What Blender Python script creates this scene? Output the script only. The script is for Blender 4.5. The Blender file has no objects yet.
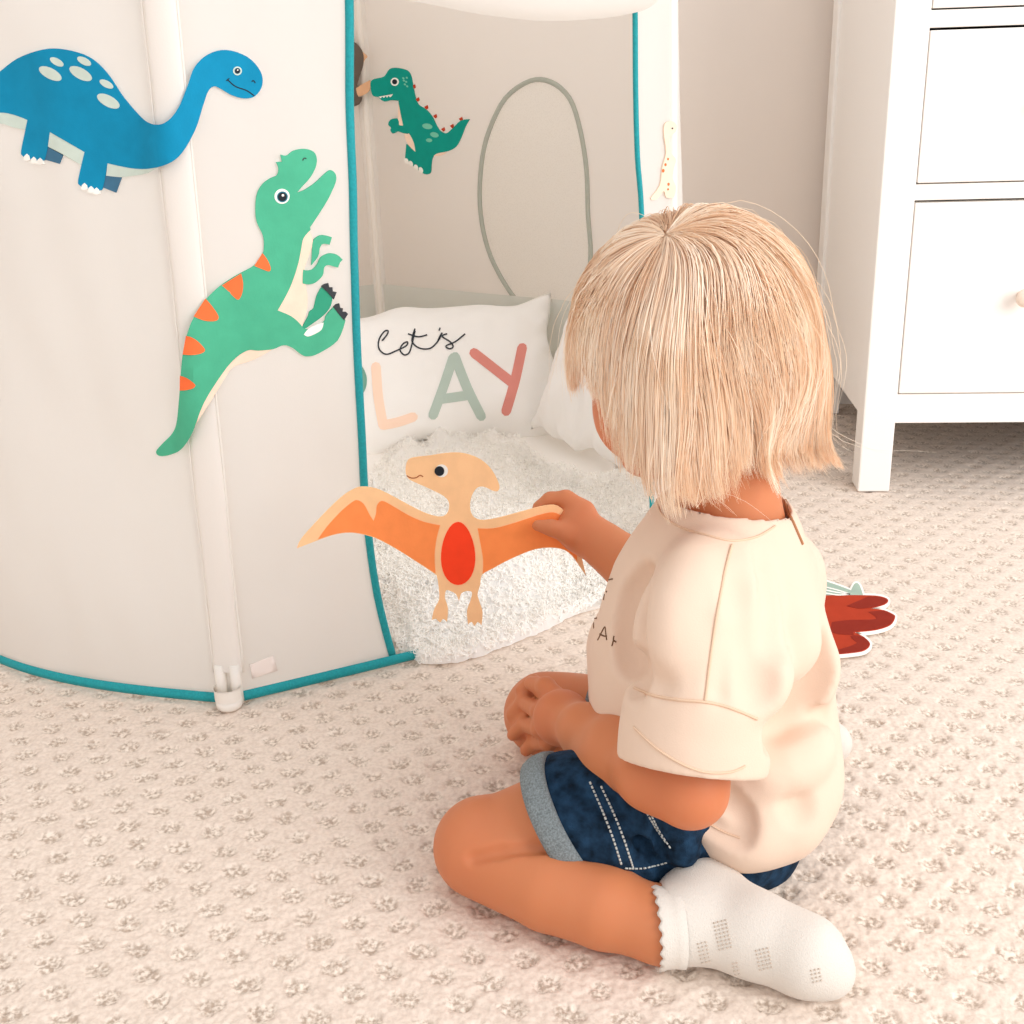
import bpy, bmesh, math, random
import numpy as np
from mathutils import Vector, Matrix, noise as mnoise
from mathutils.geometry import delaunay_2d_cdt
from mathutils.bvhtree import BVHTree
random.seed(7); RNG = np.random.default_rng(7)
scn = bpy.context.scene
COL = scn.collection
V = lambda *a: np.array(a, float)

# ---------------------------------------------------------------- camera
CF, CP, CR, CH = 1175.0, math.radians(20.8), 0.0334, 0.66
_d = V(0, math.cos(CP), -math.sin(CP)); _u0 = V(0, math.sin(CP), math.cos(CP)); _r0 = V(1, 0, 0)
_R = math.cos(CR)*_r0 - math.sin(CR)*_u0
_U = math.sin(CR)*_r0 + math.cos(CR)*_u0
CAM = V(0, 0, CH)
def ray(x, y): return _d + (x-512)/CF*_R + (512-y)/CF*_U
def fl(x, y, z=0.0):
    q = ray(x, y); return CAM + q*(z-CH)/q[2]
def A(x, y, Y):
    q = ray(x, y); return CAM + q*Y/q[1]
cam = bpy.data.cameras.new('camera'); camo = bpy.data.objects.new('camera', cam); COL.objects.link(camo)
cam.sensor_fit = 'HORIZONTAL'; cam.sensor_width = 36; cam.lens = 36*CF/1024
M = Matrix((( _R[0], _U[0], -_d[0], 0), (_R[1], _U[1], -_d[1], 0), (_R[2], _U[2], -_d[2], CH), (0, 0, 0, 1)))
camo.matrix_world = M; cam.clip_start = 0.01
scn.camera = camo

# ---------------------------------------------------------------- materials
def lin(c):
    c = [x/255 for x in c]
    return tuple(x/12.92 if x <= .04045 else ((x+.055)/1.055)**2.4 for x in c) + (1,)
def mat(name, rgb, rough=.8, spec=.2, noise=None, bump=None, sss=0, transl=0, sheen=0, attr=None):
    m = bpy.data.materials.new(name); m.use_nodes = True
    nt = m.node_tree; N = nt.nodes; Lk = nt.links
    b = N['Principled BSDF']; out = N['Material Output']
    b.inputs['Roughness'].default_value = rough
    b.inputs['Specular IOR Level'].default_value = spec
    c = lin(rgb); b.inputs['Base Color'].default_value = c
    tc = N.new('ShaderNodeTexCoord')
    src = None
    if attr:
        at = N.new('ShaderNodeAttribute'); at.attribute_name = attr; src = at.outputs['Color']
        Lk.new(src, b.inputs['Base Color'])
    if noise:
        sc, amt = noise
        n = N.new('ShaderNodeTexNoise'); n.inputs['Scale'].default_value = sc; n.inputs['Detail'].default_value = 4
        Lk.new(tc.outputs['Object'], n.inputs['Vector'])
        mr = N.new('ShaderNodeMapRange'); mr.inputs[1].default_value = .3; mr.inputs[2].default_value = .7
        mr.inputs[3].default_value = 1-amt; mr.inputs[4].default_value = 1+amt
        Lk.new(n.outputs['Fac'], mr.inputs[0])
        mx = N.new('ShaderNodeVectorMath'); mx.operation = 'SCALE'
        if src: Lk.new(src, mx.inputs[0])
        else: mx.inputs[0].default_value = c[:3]
        Lk.new(mr.outputs[0], mx.inputs['Scale']); Lk.new(mx.outputs[0], b.inputs['Base Color'])
    if bump:
        sc, st = bump
        n = N.new('ShaderNodeTexNoise'); n.inputs['Scale'].default_value = sc; n.inputs['Detail'].default_value = 3
        Lk.new(tc.outputs['Object'], n.inputs['Vector'])
        bp = N.new('ShaderNodeBump'); bp.inputs['Strength'].default_value = st; bp.inputs['Distance'].default_value = .002
        Lk.new(n.outputs['Fac'], bp.inputs['Height']); Lk.new(bp.outputs[0], b.inputs['Normal'])
    if sss:
        b.inputs['Subsurface Weight'].default_value = sss
        b.inputs['Subsurface Radius'].default_value = (1, .35, .2); b.inputs['Subsurface Scale'].default_value = .006
    if sheen:
        b.inputs['Sheen Weight'].default_value = sheen; b.inputs['Sheen Roughness'].default_value = .5
    if transl:
        t = N.new('ShaderNodeBsdfTranslucent'); t.inputs['Color'].default_value = c
        ms = N.new('ShaderNodeMixShader'); ms.inputs[0].default_value = transl
        Lk.new(b.outputs[0], ms.inputs[1]); Lk.new(t.outputs[0], ms.inputs[2]); Lk.new(ms.outputs[0], out.inputs['Surface'])
    return m

# ---------------------------------------------------------------- object helpers
def link(o, parent=None):
    COL.objects.link(o)
    if parent: o.parent = parent
    return o
def meshobj(name, verts, faces, mats, parent=None, smooth=True, fmat=None, vcol=None, attrs=None):
    me = bpy.data.meshes.new(name)
    verts = np.asarray(verts, np.float32)
    if isinstance(faces, np.ndarray) and faces.ndim == 2:
        n, k = faces.shape
        me.vertices.add(len(verts)); me.vertices.foreach_set('co', verts.ravel())
        me.loops.add(n*k); me.loops.foreach_set('vertex_index', faces.astype(np.int32).ravel())
        me.polygons.add(n); me.polygons.foreach_set('loop_start', np.arange(0, n*k, k, dtype=np.int32))
        me.polygons.foreach_set('loop_total', np.full(n, k, np.int32))
        me.update(calc_edges=True)
    else:
        me.from_pydata([tuple(map(float, v)) for v in verts], [], [tuple(map(int, f)) for f in faces])
    me.validate()
    for m in (mats if isinstance(mats, (list, tuple)) else [mats]): me.materials.append(m)
    me.polygons.foreach_set('use_smooth', np.full(len(me.polygons), bool(smooth), bool))
    if fmat is not None: me.polygons.foreach_set('material_index', np.asarray(fmat, np.int32))
    if vcol is not None:
        a = me.color_attributes.new('col', 'FLOAT_COLOR', 'POINT')
        a.data.foreach_set('color', np.asarray(vcol, np.float32).ravel())
    if attrs:
        for k_, v_ in attrs.items():
            a = me.attributes.new(k_, 'FLOAT', 'POINT'); a.data.foreach_set('value', np.asarray(v_, np.float32))
    me.update()
    return link(bpy.data.objects.new(name, me), parent)
def empty(name, loc=(0, 0, 0), parent=None):
    o = bpy.data.objects.new(name, None); o.location = loc; o.empty_display_size = .02
    return link(o, parent)
def tag(o, label, cat=None, group=None, kind=None):
    if label: o['label'] = label
    if cat: o['category'] = cat
    if group: o['group'] = group
    if kind: o['kind'] = kind
    return o
def reparent(o, root):
    o.parent = root; o.matrix_parent_inverse = Matrix.Translation(root.location).inverted()
    return o
class MB:
    """collects boxes, tubes and grids for one mesh"""
    def __init__(s): s.v = []; s.f = []; s.fm = []
    def add(s, vs, fs, m=0):
        o = len(s.v); s.v += [tuple(map(float, v)) for v in vs]
        s.f += [tuple(i+o for i in f) for f in fs]; s.fm += [m]*len(fs)
    def box(s, o, ax, lo, hi, bev=0.0, m=0):
        ax = np.asarray(ax, float); lo = np.asarray(lo, float); hi = np.asarray(hi, float)
        bm = bmesh.new(); bmesh.ops.create_cube(bm, size=1)
        for v in bm.verts:
            c = (np.array(v.co)+.5)*(hi-lo)+lo; v.co = c
        if bev: bmesh.ops.bevel(bm, geom=bm.edges[:], offset=bev, segments=2, affect='EDGES', profile=.5)
        bm.verts.index_update()
        s.add([np.asarray(o)+np.array(v.co)@ax for v in bm.verts], [[v.index for v in f.verts] for f in bm.faces], m)
        bm.free()
    def tube(s, pts, r, n=8, m=0, cap=True, closed=False, flat=None):
        pts = [np.asarray(p, float) for p in pts]; k = len(pts)
        rs = r if hasattr(r, '__len__') else [r]*k
        vs = []; fs = []; pu = None
        for i, p in enumerate(pts):
            a = pts[(i-1) % k] if (closed or i) else pts[0]; b = pts[(i+1) % k] if (closed or i < k-1) else pts[-1]
            t = b-a; t /= (np.linalg.norm(t)+1e-12)
            if pu is None:
                pu = np.cross(t, V(0, 0, 1));
                if np.linalg.norm(pu) < .1: pu = np.cross(t, V(1, 0, 0))
            pu = pu-t*(pu@t); pu /= np.linalg.norm(pu); w = np.cross(t, pu)
            for j in range(n):
                g = 2*math.pi*j/n; vs.append(p+rs[i]*(math.cos(g)*pu+math.sin(g)*w))
        K = k if closed else k-1
        for i in range(K):
            for j in range(n):
                a = i*n+j; b = i*n+(j+1) % n; c = ((i+1) % k)*n+(j+1) % n; d = ((i+1) % k)*n+j
                fs.append((a, b, c, d))
        if cap and not closed:
            fs.append(tuple(range(n))[::-1]); fs.append(tuple((k-1)*n+j for j in range(n)))
        s.add(vs, fs, m)
    def grid(s, G, m=0, closed_u=False):
        G = np.asarray(G); a, b = G.shape[:2]; o = len(s.v)
        s.v += [tuple(map(float, p)) for p in G.reshape(-1, 3)]
        for i in range(a-1 if not closed_u else a):
            for j in range(b-1):
                i2 = (i+1) % a
                s.f.append((o+i*b+j, o+i2*b+j, o+i2*b+j+1, o+i*b+j+1)); s.fm.append(m)
    def build(s, name, mats, parent=None, smooth=True):
        o = meshobj(name, s.v, s.f, mats, None, smooth, s.fm)
        if smooth == 2: o.data.set_sharp_from_angle(angle=.7)
        if parent: reparent(o, parent)
        return o
def spline(pts, sub=6, closed=False):
    """Hermite through points; a third value marks a corner"""
    P = [np.asarray(p[:2] if (len(p) == 3 and p[2] == 'c') else p, float) for p in pts]
    K = [len(p) == 3 and isinstance(p[2], str) for p in pts]
    n = len(P); out = []
    tan = []
    for i in range(n):
        if K[i] or (not closed and i in (0, n-1)): tan.append(P[i]*0); continue
        tan.append((P[(i+1) % n]-P[i-1])*.5)
    for i in range(n if closed else n-1):
        a, b = P[i], P[(i+1) % n]; ta, tb = tan[i], tan[(i+1) % n]
        for s_ in range(sub):
            t = s_/sub; h = (2*t**3-3*t**2+1, t**3-2*t*t+t, -2*t**3+3*t*t, t**3-t*t)
            out.append(h[0]*a+h[1]*ta+h[2]*b+h[3]*tb)
    if not closed: out.append(P[-1])
    return out
def vnoise(p, seed=0):
    """value noise -1..1, p (...,3)"""
    p = np.asarray(p); i = np.floor(p).astype(np.int64); f = p-i; f = f*f*(3-2*f)
    def h(ix, iy, iz):
        n = (ix*374761393+iy*668265263+iz*2147483647+seed*1274126177) & 0xffffffff
        n = ((n ^ (n >> 13))*1274126177) & 0xffffffff
        n = n ^ (n >> 16)
        return (n & 0xffff)/32767.5-1
    r = 0
    for dx in (0, 1):
        for dy in (0, 1):
            for dz in (0, 1):
                w = (f[..., 0] if dx else 1-f[..., 0])*(f[..., 1] if dy else 1-f[..., 1])*(f[..., 2] if dz else 1-f[..., 2])
                r = r+w*h(i[..., 0]+dx, i[..., 1]+dy, i[..., 2]+dz)
    return r

# ---------------------------------------------------------------- sculpting field
class Field:
    def __init__(s, lo, hi, h):
        s.h = h; s.lo = np.asarray(lo, float); s.n = np.ceil((np.asarray(hi)-s.lo)/h).astype(int)+1
        s.ax = [s.lo[i]+h*np.arange(s.n[i]) for i in range(3)]
        s.F = np.full(s.n, .2, np.float32)
    def blk(s, lo, hi):
        a = np.clip(np.floor((lo-s.lo)/s.h).astype(int), 0, s.n); b = np.clip(np.ceil((hi-s.lo)/s.h).astype(int)+1, 0, s.n)
        sl = tuple(slice(a[i], b[i]) for i in range(3))
        g = [s.ax[i][sl[i]] for i in range(3)]
        return sl, g[0][:, None, None], g[1][None, :, None], g[2][None, None, :]
    def comb(s, sl, d, k, op):
        F = s.F[sl]
        if op == 'add':
            if k <= 0: s.F[sl] = np.minimum(F, d)
            else:
                q = np.clip(.5+.5*(F-d)/k, 0, 1); s.F[sl] = F*(1-q)+d*q-k*q*(1-q)
        else:
            d = -d
            if k <= 0: s.F[sl] = np.maximum(F, d)
            else:
                q = np.clip(.5-.5*(F-d)/k, 0, 1); s.F[sl] = F*(1-q)+d*q+k*q*(1-q)
    def cap(s, a, ra, b, rb, k=.015, op='add', sq=None):
        a = np.asarray(a, float); b = np.asarray(b, float); m = max(ra, rb)+k+.03
        sl, x, y, z = s.blk(np.minimum(a, b)-m, np.maximum(a, b)+m)
        ab = b-a; L2 = ab@ab+1e-12
        t = np.clip(((x-a[0])*ab[0]+(y-a[1])*ab[1]+(z-a[2])*ab[2])/L2, 0, 1)
        d = np.sqrt((x-a[0]-t*ab[0])**2+(y-a[1]-t*ab[1])**2+(z-a[2]-t*ab[2])**2)-(ra+(rb-ra)*t)
        s.comb(sl, d, k, op)
    def chain(s, pts, k=.015, op='add', rk=None):
        for (a, ra), (b, rb) in zip(pts[:-1], pts[1:]): s.cap(a, ra, b, rb, k, op)
    def ell(s, c, r, ax=None, k=.015, op='add'):
        c = np.asarray(c, float); r = np.asarray(r, float); ax = np.eye(3) if ax is None else np.asarray(ax)
        m = r.max()+k+.03; sl, x, y, z = s.blk(c-m, c+m)
        X, Y, Z = x-c[0], y-c[1], z-c[2]
        q = [X*ax[i][0]+Y*ax[i][1]+Z*ax[i][2] for i in range(3)]
        k0 = np.sqrt(sum((q[i]/r[i])**2 for i in range(3))); k1 = np.sqrt(sum((q[i]/r[i]**2)**2 for i in range(3)))+1e-9
        s.comb(sl, k0*(k0-1)/k1, k, op)
    def coords(s): return np.stack(np.meshgrid(*s.ax, indexing='ij'), -1)
    def plane(s, p, n, k=0, where=None):
        """keeps the side n points away from"""
        n = np.asarray(n, float); n = n/np.linalg.norm(n)
        x, y, z = s.ax[0][:, None, None], s.ax[1][None, :, None], s.ax[2][None, None, :]
        d = (x-p[0])*n[0]+(y-p[1])*n[1]+(z-p[2])*n[2]
        s.F = np.maximum(s.F, d.astype(np.float32))
    def mesh(s, smooth=2):
        F = s.F; I = F < 0
        n = s.n-1
        cnt = np.zeros(n, np.int8)
        for dx in (0, 1):
            for dy in (0, 1):
                for dz in (0, 1): cnt += I[dx:dx+n[0], dy:dy+n[1], dz:dz+n[2]]
        act = (cnt > 0) & (cnt < 8); idx = np.argwhere(act)
        ids = np.full(n, -1, np.int64); ids[act] = np.arange(len(idx))
        acc = np.zeros((len(idx), 3)); c = np.zeros(len(idx))
        corners = [(a, b, e) for a in (0, 1) for b in (0, 1) for e in (0, 1)]
        for p in corners:
            for axn in range(3):
                if p[axn]: continue
                q = list(p); q[axn] = 1
                fa = F[idx[:, 0]+p[0], idx[:, 1]+p[1], idx[:, 2]+p[2]]; fb = F[idx[:, 0]+q[0], idx[:, 1]+q[1], idx[:, 2]+q[2]]
                m = (fa < 0) != (fb < 0); t = np.where(m, fa/np.where(m, fa-fb, 1), 0)
                pos = np.tile(np.array(p, float), (len(idx), 1)); pos[:, axn] += t
                acc += pos*m[:, None]; c += m
        v = s.lo+s.h*(idx+acc/c[:, None])
        faces = []
        for axn in range(3):
            o1, o2 = [(1, 2), (2, 0), (0, 1)][axn]
            sa = [slice(None)]*3; sb = [slice(None)]*3; sa[axn] = slice(0, -1); sb[axn] = slice(1, None)
            ch = I[tuple(sa)] != I[tuple(sb)]
            e = np.argwhere(ch); e = e[(e[:, o1] > 0) & (e[:, o2] > 0) & (e[:, o1] < n[o1]) & (e[:, o2] < n[o2])]
            ins = I[e[:, 0], e[:, 1], e[:, 2]]
            def cid(d1, d2):
                w = e.copy(); w[:, o1] -= d1; w[:, o2] -= d2; return ids[w[:, 0], w[:, 1], w[:, 2]]
            Q = np.stack([cid(1, 1), cid(0, 1), cid(0, 0), cid(1, 0)], 1)
            Q[~ins] = Q[~ins][:, ::-1]; faces.append(Q)
        f = np.concatenate(faces)
        f = f[(f >= 0).all(1)]
        for _ in range(smooth):
            a = np.zeros_like(v); w = np.zeros(len(v))
            for i in range(4):
                np.add.at(a, f[:, i], v[f[:, (i+1) % 4]]); np.add.at(a, f[:, (i+1) % 4], v[f[:, i]])
                np.add.at(w, f[:, i], 1); np.add.at(w, f[:, (i+1) % 4], 1)
            v = v*.5+.5*a/np.maximum(w, 1)[:, None]
        return v, f
    def bvh(s):
        v, f = s.mesh(1); return BVHTree.FromPolygons([Vector(p) for p in v], [tuple(map(int, q)) for q in f])
def hit(bvh, x, y, off=0.0):
    q = ray(x, y); q = q/np.linalg.norm(q)
    loc, nor, i, d = bvh.ray_cast(Vector(CAM), Vector(q))
    if loc is None: return None
    nor = np.array(nor)
    if nor@q > 0: nor = -nor
    return np.array(loc)+nor*off
def objbvh(o):
    me = o.data
    return BVHTree.FromPolygons([v.co.copy() for v in me.vertices], [tuple(p.vertices) for p in me.polygons])

# ---------------------------------------------------------------- cut-out (felt sticker) builder
def inpoly(p, poly):
    x, y = p; c = False; n = len(poly)
    for i in range(n):
        x1, y1 = poly[i]; x2, y2 = poly[i-1]
        if (y1 > y) != (y2 > y) and x < (x2-x1)*(y-y1)/(y2-y1)+x1: c = not c
    return c
def fill(poly, step, holes=()):
    pts = [Vector(p) for p in poly]; loops = [list(range(len(poly)))]
    for h in holes:
        loops.append(list(range(len(pts), len(pts)+len(h)))); pts += [Vector(p) for p in h]
    edges = [(l[i], l[(i+1) % len(l)]) for l in loops for i in range(len(l))]
    P = np.array([p[:] for p in pts]); lo = P.min(0); hi = P.max(0)
    bd = P
    for gx in np.arange(lo[0]+step/2, hi[0], step):
        for gy in np.arange(lo[1]+step/2, hi[1], step):
            if inpoly((gx, gy), poly) and not any(inpoly((gx, gy), h) for h in holes) and np.min(np.hypot(bd[:, 0]-gx, bd[:, 1]-gy)) > step*.45:
                pts.append(Vector((gx, gy)))
    v, e, f, ov, oe, of = delaunay_2d_cdt(pts, edges, [], 0, 1e-5)
    out = []
    for t in f:
        cx = sum(v[i][0] for i in t)/len(t); cy = sum(v[i][1] for i in t)/len(t)
        if inpoly((cx, cy), poly) and not any(inpoly((cx, cy), h) for h in holes): out.append(list(t))
    return [p[:] for p in v], out, [[ov_i for ov_i in l] for l in loops]
def plate(mb, poly, surf, lo, hi, m, step=9, holes=(), side=True):
    """poly on a surface: surf(x,y)->(point, normal); occupies lo..hi above it"""
    v, f, loops = fill([tuple(p) for p in poly], step, [[tuple(p) for p in h] for h in holes])
    P = [surf(*p) for p in v]; n = len(v)
    top = [p+nn*hi for p, nn in P]
    vs = list(top); fs = []
    # orientation
    for t in f:
        a, b, c = top[t[0]], top[t[1]], top[t[2]]
        fs.append(tuple(t) if np.cross(b-a, c-a)@P[t[0]][1] > 0 else tuple(t[::-1]))
    if side:
        vs += [p+nn*lo for p, nn in P]
        fs2 = [tuple(i+n for i in t[::-1]) for t in fs]
        cnt = {}
        for t in fs:
            for i in range(len(t)):
                a, b = t[i], t[(i+1) % len(t)]; cnt[(a, b)] = 1
        sd = [(b, a, a+n, b+n) for (a, b) in cnt if (b, a) not in cnt]
        fs = fs+fs2+sd
    mb.add(vs, fs, m)
def ellp(cx, cy, rx, ry, rot=0, n=24):
    c, s = math.cos(math.radians(rot)), math.sin(math.radians(rot))
    return [(cx+rx*math.cos(t)*c-ry*math.sin(t)*s, cy+rx*math.cos(t)*s+ry*math.sin(t)*c) for t in [2*math.pi*i/n for i in range(n)]]
def stroke(pts, w, sub=8):
    """a rounded pen stroke as a polygon"""
    P = spline(pts, sub); n = len(P); w = w/2; L = []; Rr = []
    for i in range(n):
        t = P[min(i+1, n-1)]-P[max(i-1, 0)]; t = t/(np.linalg.norm(t)+1e-9); nn = np.array([-t[1], t[0]])
        L.append(P[i]+nn*w); Rr.append(P[i]-nn*w)
    t = P[-1]-P[-2]; a = math.atan2(t[1], t[0])
    e = [P[-1]+w*np.array([math.cos(a+g), math.sin(a+g)]) for g in (math.pi/4, 0, -math.pi/4)]
    t = P[0]-P[1]; a = math.atan2(t[1], t[0])
    s_ = [P[0]+w*np.array([math.cos(a+g), math.sin(a+g)]) for g in (math.pi/4, 0, -math.pi/4)]
    return L+e+Rr[::-1]+s_
def ribbon(mb, pts, surf, w, off, m=0, sub=6):
    """flat stroke following a surface (no fill needed)"""
    P = [np.asarray(p) for p in spline(pts, sub)]; n = len(P)
    vs = []
    for i in range(n):
        t = P[min(i+1, n-1)]-P[max(i-1, 0)]; t = t/(np.linalg.norm(t)+1e-9); nn = np.array([-t[1], t[0]])*w/2
        for s_ in (1, -1):
            q = surf(*(P[i]+s_*nn)); vs.append(q[0]+q[1]*off)
    q = surf(*P[0])[1]
    flip = np.cross(vs[1]-vs[0], vs[2]-vs[0])@q < 0
    fs = [(2*i, 2*i+1, 2*i+3, 2*i+2) for i in range(n-1)]
    if flip: fs = [f[::-1] for f in fs]
    mb.add(vs, fs, m)
def bsurf(bvh):
    def s(x, y):
        q = ray(x, y); q = q/np.linalg.norm(q)
        loc, nor, i, d = bvh.ray_cast(Vector(CAM), Vector(q))
        if loc is None: raise RuntimeError('miss %g %g' % (x, y))
        nor = np.array(nor)
        if nor@q > 0: nor = -nor
        return np.array(loc), nor
    return s
def psurf(p, n):
    p = np.asarray(p, float); n = np.asarray(n, float)/np.linalg.norm(n)
    if n@(CAM-p) < 0: n = -n
    def s(x, y):
        q = ray(x, y); t = ((p-CAM)@n)/(q@n); return CAM+q*t, n
    return s
# ================================================================ SETTING
YAW = math.radians(5.2)
UX = V(math.cos(YAW), -math.sin(YAW), 0); UY = V(math.sin(YAW), math.cos(YAW), 0); UZ = V(0, 0, 1)
AXR = np.array([UX, UY, UZ])
DO = V(0.558, 1.776, 0)                      # dresser front left foot
# --- carpet
M_CARPET = mat('carpet', (236, 219, 202), .95, .05, sheen=.25)
def carpet_mat():
    m = M_CARPET; nt = m.node_tree; N = nt.nodes; L = nt.links; b = N['Principled BSDF']
    at = N.new('ShaderNodeAttribute'); at.attribute_name = 'loop'
    tc = N.new('ShaderNodeTexCoord')
    n = N.new('ShaderNodeTexNoise'); n.inputs['Scale'].default_value = 260; n.inputs['Detail'].default_value = 3
    L.new(tc.outputs['Object'], n.inputs['Vector'])
    n2 = N.new('ShaderNodeTexNoise'); n2.inputs['Scale'].default_value = 9; n2.inputs['Detail'].default_value = 2
    L.new(tc.outputs['Object'], n2.inputs['Vector'])
    r1 = N.new('ShaderNodeValToRGB'); r1.color_ramp.elements[0].position = .36; r1.color_ramp.elements[1].position = .6
    r1.color_ramp.elements[0].color = lin((217, 200, 186)); r1.color_ramp.elements[1].color = lin((231, 215, 201))
    L.new(n.outputs['Fac'], r1.inputs[0])
    r2 = N.new('ShaderNodeValToRGB'); r2.color_ramp.elements[0].position = .38; r2.color_ramp.elements[1].position = .62
    r2.color_ramp.elements[0].color = lin((181, 162, 146)); r2.color_ramp.elements[1].color = lin((238, 224, 210))
    L.new(n.outputs['Fac'], r2.inputs[0])
    mx = N.new('ShaderNodeMix'); mx.data_type = 'RGBA'
    L.new(at.outputs['Fac'], mx.inputs[0]); L.new(r1.outputs[0], mx.inputs[6]); L.new(r2.outputs[0], mx.inputs[7])
    L.new(mx.outputs[2], b.inputs['Base Color'])
    bp = N.new('ShaderNodeBump'); bp.inputs['Strength'].default_value = .35; bp.inputs['Distance'].default_value = .002
    L.new(n.outputs['Fac'], bp.inputs['Height']); L.new(bp.outputs[0], b.inputs['Normal'])
carpet_mat()
def carpet():
    ai = V(math.cos(math.radians(-9.66)), math.sin(math.radians(-9.66))); ti = V(-ai[1], ai[0])
    org = V(-0.448, 0.8724); ps, pt = .0419, .0262
    vs = []; fs = []; lp = []; o = 0
    def patch(s0, s1, t0, t1, h, flat=False):
        nonlocal o
        S, T = np.meshgrid(np.arange(s0, s1+h*.5, h), np.arange(t0, t1+h*.5, h), indexing='ij')
        X = S*ai[0]+T*ti[0]; Y = S*ai[1]+T*ti[1]
        rs = (X-org[0])*ai[0]+(Y-org[1])*ai[1]; rt = (X-org[0])*ti[0]+(Y-org[1])*ti[1]
        n1 = vnoise(np.stack([X/.0035, Y/.0035, X*0], -1), 1); n2 = vnoise(np.stack([X/.008, Y/.008, X*0], -1), 2)
        n3 = vnoise(np.stack([X/.05, Y/.05, X*0], -1), 3)
        best = np.full(X.shape, 9.)
        k0 = np.floor(rt/pt)
        for dk in (0, 1):
            k = k0+dk; off = np.where(np.mod(k, 2) == 0, 0, ps/2)
            ds = np.abs(np.mod(rs-off+ps/2, ps)-ps/2); dt = rt-k*pt
            best = np.minimum(best, np.hypot(ds/1.15, dt/.95))
        q = np.clip((.0118+.0028*n2-best)/.0045, 0, 1); q = q*q*(3-2*q)
        Z = -.0019*q+(.0008+.0010*q)*n1+.0006*(1-q)*n2+.0006*n3-.0012
        if flat: Z = Z*0-.006; q = q*0
        vs.append(np.stack([X, Y, Z], -1).reshape(-1, 3)); lp.append(q.ravel())
        a, b = X.shape; I = np.arange(a*b).reshape(a, b)+o
        fs.append(np.stack([I[:-1, :-1], I[1:, :-1], I[1:, 1:], I[:-1, 1:]], -1).reshape(-1, 4)); o += a*b
    patch(-.95, .90, .42, 1.16, .0019)
    patch(-2.2, 2.2, 1.1582, 2.8, .0036)
    patch(-4, 4, -3.2, 3.6, .4, True)
    ob = meshobj('floor', np.concatenate(vs), np.concatenate(fs), M_CARPET, attrs={'loop': np.concatenate(lp)})
    tag(ob, 'cream carpet with a regular grid of small sunken loops', None, kind='structure'); ob['category'] = 'carpet'
    return ob
carpet()
# --- wall and skirting
M_WALL = mat('wall_paint', (236, 226, 217), .9, .1, bump=(180, .05))
M_WHITE = mat('white_lacquer', (247, 244, 240), .35, .4)
M_KNOB = mat('knob_lacquer', (240, 222, 206), .3, .4)
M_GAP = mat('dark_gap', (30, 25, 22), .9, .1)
WO = DO+UY*.54
w = MB(); w.box(WO, AXR, (-2.6, 0, -.006), (2.4, .1, 2.5)); wo = w.build('wall_back', M_WALL, smooth=False)
tag(wo, 'plain warm grey painted wall behind the tent and dresser', kind='structure')
b = MB(); b.box(WO, AXR, (-2.6, -.014, -.004), (2.4, 0, .09), .003); bo = b.build('baseboard_back', M_WHITE, smooth=False)
tag(bo, 'white skirting board along the foot of the wall', kind='structure')
w = MB(); w.box(V(-1.75, 0, 0), AXR, (-.1, -1.2, -.006), (0, 3.2, 2.5)); wl = w.build('wall_left', M_WALL, smooth=False)  # unseen left wall, added to cut the light reaching the dresser side
tag(wl, 'unseen plain warm grey painted wall on the left of the room', kind='structure')
# --- dresser
dr = empty('dresser', tuple(DO)); tag(dr, 'white wooden chest of drawers standing against the wall at right', 'dresser')
DW, DD, DH, LG = 1.60, .50, .95, .050
for (x, y) in ((0, 0), (DW-LG, 0), (0, DD-LG), (DW-LG, DD-LG)):
    k = MB(); k.box(DO, AXR, (x, y, 0), (x+LG, y+LG, DH-.025), .0025); k.build('leg', M_WHITE, dr, False)
for x in (.006, DW-.024):
    k = MB(); k.box(DO, AXR, (x, LG-.002, .113), (x+.018, DD-LG+.002, DH-.025), .002); k.build('side_panel', M_WHITE, dr, False)
k = MB(); k.box(DO, AXR, (-.02, -.025, DH-.025), (DW+.02, DD+.005, DH), .004); k.build('top', M_WHITE, dr, False)
k = MB(); k.box(DO, AXR, (LG, .465, .113), (DW-LG, .475, DH-.03)); k.build('back_panel', M_WHITE, dr, False)
for z0, z1 in ((.113, .160), (.455, .478), (.691, .714), (DH-.06, DH-.025)):
    k = MB(); k.box(DO, AXR, (LG-.002, .006, z0), (DW-LG+.002, .04, z1), .0015); k.build('rail', M_WHITE, dr, False)
k = MB(); k.box(DO, AXR, (DW/2-.012, .006, .15), (DW/2+.012, .04, DH-.05), .0015); k.build('divider', M_WHITE, dr, False)
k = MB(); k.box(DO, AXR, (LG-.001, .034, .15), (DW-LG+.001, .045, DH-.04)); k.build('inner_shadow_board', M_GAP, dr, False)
for c in range(2):
    x0 = LG if c == 0 else DW/2+.012; x1 = DW/2-.012 if c == 0 else DW-LG
    for z0, z1 in ((.160, .455), (.478, .691), (.714, DH-.06)):
        k = MB(); k.box(DO, AXR, (x0+.0022, .003, z0+.0022), (x1-.0022, .032, z1-.0035), .0015); dd = k.build('drawer', M_WHITE, dr, False)
        for kx in (x0+.168, x1-.168):
            if z1-z0 < .1: continue
            kc = DO+UX*kx+UZ*((z0+z1)/2+.006)
            kn = MB(); kn.tube([kc-UY*(-.004), kc-UY*.010, kc-UY*.013, kc-UY*.022, kc-UY*.027, kc-UY*.028], [.006, .006, .010, .0145, .012, .001], 20)
            kb = kn.build('knob', M_KNOB); kb.parent = dd
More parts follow.
